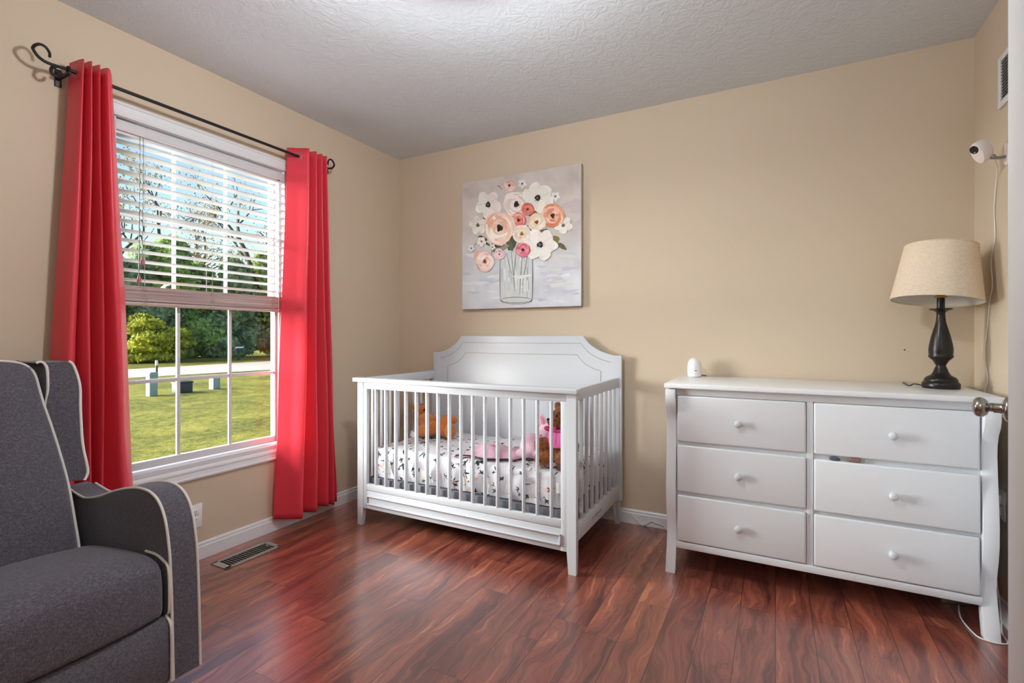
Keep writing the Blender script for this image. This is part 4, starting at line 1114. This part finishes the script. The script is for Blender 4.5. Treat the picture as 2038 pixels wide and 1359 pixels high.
for v in b.bm.verts: v.co = ctr+l_ax*v.co.x+u_ax*(v.co.y+.019)+fwd*v.co.z
put('lens_glass', b, M['black_plastic'], cb)
b = MB(); b.ball((0, 0, .036), .0022, u=10, v=8)
for v in b.bm.verts: v.co = ctr+l_ax*v.co.x+u_ax*(v.co.y+.009)+fwd*v.co.z
put('status_light', b, M['white_plastic'], cb)
cab = [(2.548, 1.79, .045), (2.60, 1.765, .02), (2.655, 1.735, .006), (2.686, 1.626, .004), (2.679, 1.498, .004), (2.718, 1.416, .004), (2.705, 1.312, .004), (2.734, 1.249, .004), (2.762, 1.135, .004), (2.788, 1.019, .004), (2.756, .924, .004), (2.778, .871, .006), (2.79, .70, .010), (2.70, .52, .02), (2.625, .47, .03)]
b = MB(); b.tube(smooth_path([(XR-d, y, z) for y, z, d in cab], 5), .0021, 8); put('camera_cable', b, M['white_cord_rubber'], cm)

ad = thing('power_adapter', 'white plug adapter in the outlet beside the dresser with hanging cord', 'plug', (XR-.03, 2.615, .445))
b = MB(); b.box(XR-.040, XR-.008, 2.595, 2.632, .447, .487, .005); b.box(XR-.030, XR-.008, 2.600, 2.628, .402, .436, .004); put('plug_body', b, M['pinkish_white_plastic'], ad)
b = MB(); b.tube(smooth_path([(XR-.03, 2.612, .402), (XR-.04, 2.595, .33), (XR-.035, 2.575, .20), (XR-.028, 2.555, .10), (XR-.03, 2.53, .03), (XR-.045, 2.47, .006), (.735, 2.404, .004), (.705, 2.388, .004), (.676, 2.391, .004), (.652, 2.412, .004), (.640, 2.50, .004), (.645, 2.573, .004), (.661, 2.646, .006)], 5), .0026, 8); put('cord', b, M['white_cord_rubber'], ad)
ps = thing('power_strip', 'grey cord bundle and power strip on floor under the dresser', 'power strip', (.67, 2.68, 0))
b = MB(); b.box(.60, .70, 2.655, 2.70, 0, .032, .006, rot=(0, 0, .15)); put('strip_body', b, M['grey_steel'], ps)
b = MB()
for k in range(3): b.torus((.615+k*.033, 2.655, .035), .016, .003, 'y', 18, 6)
put('coiled_cord', b, M['grey_steel'], ps)
b = MB(); b.tube(smooth_path([(-.745, YB-.020, .055), (-.715, YB-.020, .028), (-.690, YB-.022, .006), (-.66, YB-.022, .018), (-.635, YB-.020, .036), (-.612, YB-.019, .030), (-.585, YB-.019, .027), (-.562, YB-.020, .020), (-.548, YB-.022, .004), (-.50, YB-.02, .004), (-.40, YB-.03, .004)], 4), .0022, 8)
o = put('loose_cable', b, M['white_cord_rubber']); tag(o, 'thin white cord along the baseboard between crib and dresser', 'cord')
b = MB(); b.lathe([(0, -.004), (.003, -.004), (.003, 0)], (.536, YB, 1.040), 10, 'y'); o = put('wall_nail', b, M['black_iron']); tag(o, 'tiny dark nail in the bare back wall above the dresser', 'nail')

# ---------------------------------------------------------------- door on the right wall, ajar
hx, hy = XR-.006, DY1-.003
ang = math.atan2(.255, .70)
dv = Vector((-math.sin(ang), -math.cos(ang), 0)); nv = Vector((-math.cos(ang), math.sin(ang), 0))   # along leaf; room-side normal
door = frame_empty('door_1', 'white bedroom door standing ajar at the right edge', 'door', (hx, hy, 0))
LW, LT, LH = .745, .035, 2.03
def dpt(a, t, z): q = Vector((hx, hy, 0))+dv*a-nv*t; return Vector((q.x, q.y, z))
def dbox(b, a0, a1, t0, t1, z0, z1, bev=0):
    v0 = set(b.bm.verts); b.box(a0, a1, t0, t1, z0, z1, bev)
    for v in set(b.bm.verts)-v0: v.co = dpt(v.co.x, v.co.y, v.co.z)
b = MB(); dbox(b, 0, LW, 0, LT, .012, LH, .0015)
for (a0, a1, z0, z1) in ((.11, .34, 1.2, 1.88), (.405, .635, 1.2, 1.88), (.11, .34, .2, 1.0), (.405, .635, .2, 1.0)):
    dbox(b, a0, a1, -.004, .001, z0, z1, .003); dbox(b, a0, a1, LT-.001, LT+.004, z0, z1, .003)
bmesh.ops.recalc_face_normals(b.bm, faces=b.bm.faces[:]); put('door_leaf', b, M['white_trim_paint'], door)
ka, kz = LW-.060, .912
kq = dpt(ka, 0, kz); Rk = nv.to_track_quat('Z', 'Y').to_matrix()
b = MB(); b.lathe([(.033, 0), (.0335, .003), (.031, .008), (.022, .012), (.014, .014), (.0125, .018), (.0125, .030), (.010, .032), (.0095, .037), (.012, .040), (.020, .043), (.0255, .050), (.0268, .057), (.0255, .064), (.020, .0695), (.010, .0725), (0, .073)], (0, 0, 0), 40)
for v in b.bm.verts: v.co = Rk @ v.co+kq
kn = put('door_knob', b, M['nickel'], door, angle=40)
kq2 = dpt(ka, LT, kz)
b = MB(); b.lathe([(.033, 0), (.031, .008), (.0125, .018), (.0125, .030), (.020, .043), (.0268, .057), (.020, .0695), (0, .073)], (0, 0, 0), 32)
for v in b.bm.verts: v.co = Rk @ Vector((v.co.x, v.co.y, -v.co.z))+kq2
bmesh.ops.recalc_face_normals(b.bm, faces=b.bm.faces[:]); put('door_knob', b, M['nickel'], door)
for z in (.25, 1.02, 1.80):
    b = MB(); b.tube([(hx-.004, hy+.004, z-.045), (hx-.004, hy+.004, z+.045)], .006, 10); put('hinge', b, M['nickel'], door)

# ---------------------------------------------------------------- ceiling lamp of the room (above the frame)
CLX, CLY = -.87, 1.20
cl = thing('ceiling_light', 'round flush ceiling light in the middle of the room', 'ceiling light', (CLX, CLY, H))
b = MB(); b.lathe([(.06, 0), (.06, -.05), (.02, -.06), (.02, -.09), (.26, -.10), (.29, -.125), (.285, -.13), (.0, -.12)], (CLX, CLY, H), 36); put('light_shield_pan', b, M['nickel'], cl)  # wide opaque pan, shaped to keep upward lamp light off the ceiling
le, nt_, p_ = new_mat('lit_frosted_glass', (1, 1, 1, 1), .4); p_.inputs['Emission Color'].default_value = (1, .96, .9, 1); p_.inputs['Emission Strength'].default_value = 3.0
b = MB(); b.lathe([(.045, -.125), (.05, -.145), (.04, -.16), (0, -.165)], (CLX, CLY, H), 24); put('bulb', b, le, cl)
def light(name, kind, loc, energy, col=(1, 1, 1), **kw):
    l = bpy.data.lights.new(name, kind); l.energy = energy; l.color = col
    for k, v in kw.items(): setattr(l, k, v)
    o = bpy.data.objects.new(name, l); COL.objects.link(o); o.location = loc; return o
lo_ = light('room_lamp', 'POINT', (CLX, CLY, H-.27), 37, (.93, .97, 1.0), shadow_soft_size=.07)

wl = thing('fill_lamp', 'added fill lamp behind the camera, not a fixture of the room', 'fill lamp', (.25, YF, 1.92))  # made-up fixture behind the camera, added to carry the fill light
b = MB(); b.lathe([(0, 0), (.06, 0), (.055, .015), (.012, .02), (.012, .09), (0, .09)], (.25, YF, 1.92), 24, 'y'); put('fill_lamp_plate', b, M['nickel'], wl)
b = MB(); b.lathe([(.012, .0), (.06, -.005), (.062, .004), (.014, .012), (.012, 0)], (.25, YF+.09, 1.80), 24); b.tube([(.25, YF+.085, 1.92), (.25, YF+.09, 1.86), (.25, YF+.09, 1.805)], .008, 10); put('fill_lamp_arm', b, M['nickel'], wl)
light('fill_light', 'POINT', (.25, YF+.22, 1.95), 10, (.95, .98, 1.0), shadow_soft_size=.12)  # added fill, brightens chair arm, door edge, dresser front and floor
# ---------------------------------------------------------------- outdoors
GZ = -.50
b = MB(); b.box(-95, XL-.15, -45, 90, GZ-.3, GZ); lawn = struct('ground_lawn', b, M['grass'], None, 'mown yellow green lawn outside the window', 'lawn', smooth=False)
b = MB(); b.prism([(-21.9, 5), (-21.6, 10), (-21.0, 15.5), (-19.8, 26), (-17, 45), (-26, 47), (-28.2, 28), (-28.3, 20), (-27.1, 12), (-26.5, 5), (-25, -20), (-20, -20)], GZ-.05, GZ+.02, 'z'); struct('road_surface', b, M['concrete_road'], None, 'pale concrete street crossing beyond the lawn', 'street', smooth=False)
def foliage_mesh(name, lumps, nleaf, size, seed, mats, flat=.0):
    """lumps: list of (centre, radii); leaves scattered on the lump surfaces + solid dark core"""
    rs = np.random.RandomState(seed); V, F = [], []
    vol = np.array([r[0]*r[2] for c, r in lumps]); cnt = (vol/vol.sum()*nleaf).astype(int)
    base = 0
    for (c, r), n in zip(lumps, cnt):
        d = rs.normal(size=(n, 3)); d /= np.linalg.norm(d, axis=1)[:, None]
        d[:, 2] = np.where(d[:, 2] < -.5, -d[:, 2], d[:, 2])
        pos = np.array(c)+d*np.array(r)*rs.uniform(.84, 1.08, (n, 1))
        a = rs.normal(size=(n, 3)); a /= np.linalg.norm(a, axis=1)[:, None]
        e = np.cross(a, d+rs.normal(scale=.5, size=(n, 3))); e /= np.linalg.norm(e, axis=1)[:, None]+1e-9
        s = size*rs.uniform(.6, 1.5, (n, 1))
        q = np.stack([pos-a*s, pos+e*s*.55, pos+a*s, pos-e*s*.55], 1).reshape(-1, 3)
        V.append(q); F.append(np.arange(n*4).reshape(-1, 4)+base); base += n*4
    me = bpy.data.meshes.new(name); V = np.concatenate(V); F = np.concatenate(F)
    me.from_pydata(V.tolist(), [], F.tolist()); 
    for m_ in mats: me.materials.append(m_)
    bm = bmesh.new(); bm.from_mesh(me)
    for c, r in lumps:
        n0 = len(bm.verts); res = bmesh.ops.create_icosphere(bm, subdivisions=3, radius=1.0)
        for v in res['verts']:
            k = .86+.10*mnoise.noise(Vector(v.co*3.1)+Vector(c)); v.co = Vector((v.co.x*r[0]*k, v.co.y*r[1]*k, v.co.z*r[2]*k))+Vector(c)
    bm.to_mesh(me); bm.free()
    return me
def evergreen(x, y, w, h, label, mat_, seed, group='evergreens of the tall hedge across the street', name='evergreen_tree', leaf=.17, n=7000):
    r = thing(name, label, 'tree', (x, y, GZ), group)
    rs = random.Random(seed); lumps = []
    for k in range(9):
        t = k/8; zz = GZ+.15+h*(.08+.80*t); rr = w*(1-.55*t)*rs.uniform(.7, .95)
        lumps.append(((x+rs.uniform(-.35, .35)*w, y+rs.uniform(-.5, .5)*w, zz), (rr*.75, rr, h*.17)))
    me = foliage_mesh('foliage', lumps, n, leaf, seed, [mat_])
    o = bpy.data.objects.new('foliage', me); COL.objects.link(o); o.parent = r; o.matrix_parent_inverse = Matrix.Translation(-r.location)
    b = MB(); b.tube([(x, y, GZ), (x, y, GZ+h*.5)], [.16, .08], 8); put('trunk', b, M['bark'], r)
    return r
hy_ = [(-38, 15.0, 2.8, 7.0, 'hedge'), (-38.5, 18.2, 2.8, 7.6, 'hedge2'), (-38, 21.2, 2.8, 8.2, 'hedge'), (-37.5, 24.3, 2.7, 7.2, 'hedge2'), (-37, 27.2, 2.8, 7.8, 'hedge'), (-36.5, 30.5, 3.0, 8.0, 'hedge'), (-39, 11.8, 2.8, 7.2, 'hedge2')]
hl = ['deep green dense evergreen in the hedge directly behind the golden shrub', 'blue green evergreen in the hedge just right of the golden shrub', 'tallest deep green evergreen seen in the middle window panes', 'grey green lower evergreen behind the mailbox', 'deep green evergreen in the hedge right of the mailbox', 'deep green evergreen at the far right of the hedge', 'blue green evergreen at the left end of the hedge']
for k, (x, y, w, h, mk) in enumerate(hy_): evergreen(x, y, w, h, hl[k], M[mk], 40+k)
g = evergreen(-33.2, 16.6, 2.0, 2.65, 'rounded golden green yew shrub in front of the dark hedge', M['gold'], 77, None, 'golden_shrub', .11, 3800); g['category'] = 'shrub'

def bare_tree(x, y, h, label, seed, leaves=900, lean=(0, 0)):
    r = thing('shade_tree', label, 'tree', (x, y, GZ), 'nearly bare shade trees behind the hedge')
    rs = random.Random(seed); b = MB(); tips = []
    def grow(p, d, L, R, depth):
        n = 4; path = [p]; q = Vector(p); dd = Vector(d)
        for k in range(n):
            dd = (dd+Vector((rs.uniform(-.22, .22), rs.uniform(-.22, .22), rs.uniform(-.05, .16)))).normalized(); q = q+dd*L/n; path.append(q.copy())
        b.tube(path, [R*(1-.42*i/n) for i in range(n+1)], 5 if depth > 1 else 8, caps=False)
        if depth >= 4: tips.append((path[-1], dd)); tips.append((path[-2], dd)); return
        m = 3 if depth < 2 else rs.choice((2, 3))
        for k in range(m):
            a = rs.uniform(0, 2*PI); sp = rs.uniform(.45, .95); pr = dd.orthogonal().normalized(); pr.rotate(Matrix.Rotation(a, 3, dd))
            grow(path[rs.choice((2, 3, 4))] if k else path[-1], (dd+pr*sp).normalized(), L*rs.uniform(.6, .78), R*rs.uniform(.42, .6), depth+1)
    grow(Vector((x, y, GZ)), Vector((lean[0], lean[1], 1)).normalized(), h*.34, h*.029, 0)
    put('branches', b, M['bark'], r)
    V, F = [], []; rn = np.random.RandomState(seed)
    for k in range(leaves):
        p, d = tips[rs.randrange(len(tips))]; p = Vector(p)+Vector(rn.normal(scale=.5, size=3)); a = Vector(rn.normal(size=3)).normalized(); e = a.orthogonal().normalized(); s = rs.uniform(.05, .12)
        i = len(V); V += [p-a*s, p+e*s*.6, p+a*s, p-e*s*.6]; F.append((i, i+1, i+2, i+3))
    me = bpy.data.meshes.new('leaves'); me.from_pydata([tuple(v) for v in V], [], F); me.materials.append(M['autumn'])
    o = bpy.data.objects.new('leaves', me); COL.objects.link(o); o.parent = r; o.matrix_parent_inverse = Matrix.Translation(-r.location)
bare_tree(-43, 29.0, 19, 'tall grey branched tree filling the middle of the blind', 5, 1400, (.05, -.12))
bare_tree(-44, 19.5, 17, 'branching tree with brownish leaves at the left of the blind', 11, 1800, (0, .1))
bare_tree(-41, 34.5, 17, 'thin dark branched tree at the right of the blind', 17, 900, (0, -.05))
bare_tree(-46, 24.5, 16, 'leafier yellow brown tree low behind the hedge', 23, 2600)

def pedestal(name, label, x, y, w, h, mat_, cat):
    r = thing(name, label, cat, (x, y, GZ))
    b = MB(); b.box(x-w/2, x+w/2, y-w/2, y+w/2, GZ, GZ+h*.86, .015); put('housing', b, mat_, r)
    b = MB(); b.prism([(y-w*.54, GZ+h*.84), (y-w*.54, GZ+h*.94), (y-w*.40, GZ+h), (y+w*.40, GZ+h), (y+w*.54, GZ+h*.94), (y+w*.54, GZ+h*.84)], x-w*.54, x+w*.54, 'x', .008); put('cap', b, mat_, r)
    return r
pedestal('utility_pedestal', 'tall pale teal utility pedestal at left of the lawn', -14.73, 7.21, .20, .64, M['teal_pedestal_paint'], 'utility box')
pedestal('utility_pedestal', 'short pale teal utility pedestal right of the black utility box', -14.97, 9.04, .22, .42, M['teal_pedestal_paint'], 'utility box')
pedestal('utility_box', 'low black green utility box between the two teal pedestals', -14.85, 8.05, .37, .33, M['dark_green_box_paint'], 'utility box')
st = thing('marker_stake', 'thin brown stake with white tip beside the street', 'stake', (-20.2, 10.05, GZ))
b = MB(); b.box(-20.22, -20.18, 10.02, 10.08, GZ, GZ+.52); put('post', b, M['rust_brown'], st)
b = MB(); b.box(-20.225, -20.175, 10.015, 10.085, GZ+.52, GZ+.70); put('tip', b, M['white_plastic'], st)
mb_ = thing('mailbox', 'black curbside mailbox with white lid across the street', 'mailbox', (-31.5, 20.6, GZ))
b = MB(); b.box(-31.57, -31.43, 20.53, 20.67, GZ, GZ+.62, .01); put('post', b, M['dark_green_box_paint'], mb_)
b = MB(); b.prism([(20.36, GZ+.56), (20.36, GZ+.78), (20.42, GZ+.86), (20.78, GZ+.86), (20.86, GZ+.78), (20.86, GZ+.56)], -31.62, -31.38, 'x', .01); put('box', b, M['dark_green_box_paint'], mb_)
b = MB(); b.box(-31.40, -31.36, 20.34, 20.88, GZ+.80, GZ+.89, .01); put('lid', b, M['white_plastic'], mb_)

# ---------------------------------------------------------------- daylight
wd = bpy.data.worlds.new('sky'); SC.world = wd; wd.use_nodes = True; nt = wd.node_tree
bg = nt.nodes['Background']; sky = nt.nodes.new('ShaderNodeTexSky'); sky.sky_type = 'NISHITA'; sky.sun_disc = False
sky.sun_elevation = math.radians(28); sky.sun_rotation = math.radians(200); sky.air_density = 1.0; sky.dust_density = 1.2; sky.ozone_density = 1.0
nt.links.new(sky.outputs[0], bg.inputs[0]); bg.inputs[1].default_value = .24
sun = light('hazy_sun', 'SUN', (-10, -8, 4), 32.0, (1.0, .985, .97), angle=math.radians(60))
sd = Vector((.76, .63, -.15)).normalized(); sun.rotation_euler = sd.to_track_quat('-Z', 'Y').to_euler()

# ---------------------------------------------------------------- camera
cd = bpy.data.cameras.new('camera'); co = bpy.data.objects.new('camera', cd); COL.objects.link(co)
co.location = (0, 0, CAMZ); co.rotation_euler = (math.radians(90), 0, 0.487902)
cd.sensor_width = 36; cd.lens = 988.144/2038*36; cd.shift_x = 0; cd.shift_y = -(679.5-668.52)/2038; cd.clip_start = .05; cd.clip_end = 300
SC.camera = co
vs = SC.view_settings; vs.view_transform = 'Standard'; vs.look = 'None'; vs.exposure = 0.4; vs.gamma = 1.0
try: vs.use_curve_mapping = False
except Exception: pass
cy = SC.cycles
cy.max_bounces = 8; cy.diffuse_bounces = 5; cy.glossy_bounces = 4; cy.transmission_bounces = 4; cy.transparent_max_bounces = 12
cy.sample_clamp_indirect = 6.0; cy.caustics_reflective = False; cy.caustics_refractive = False
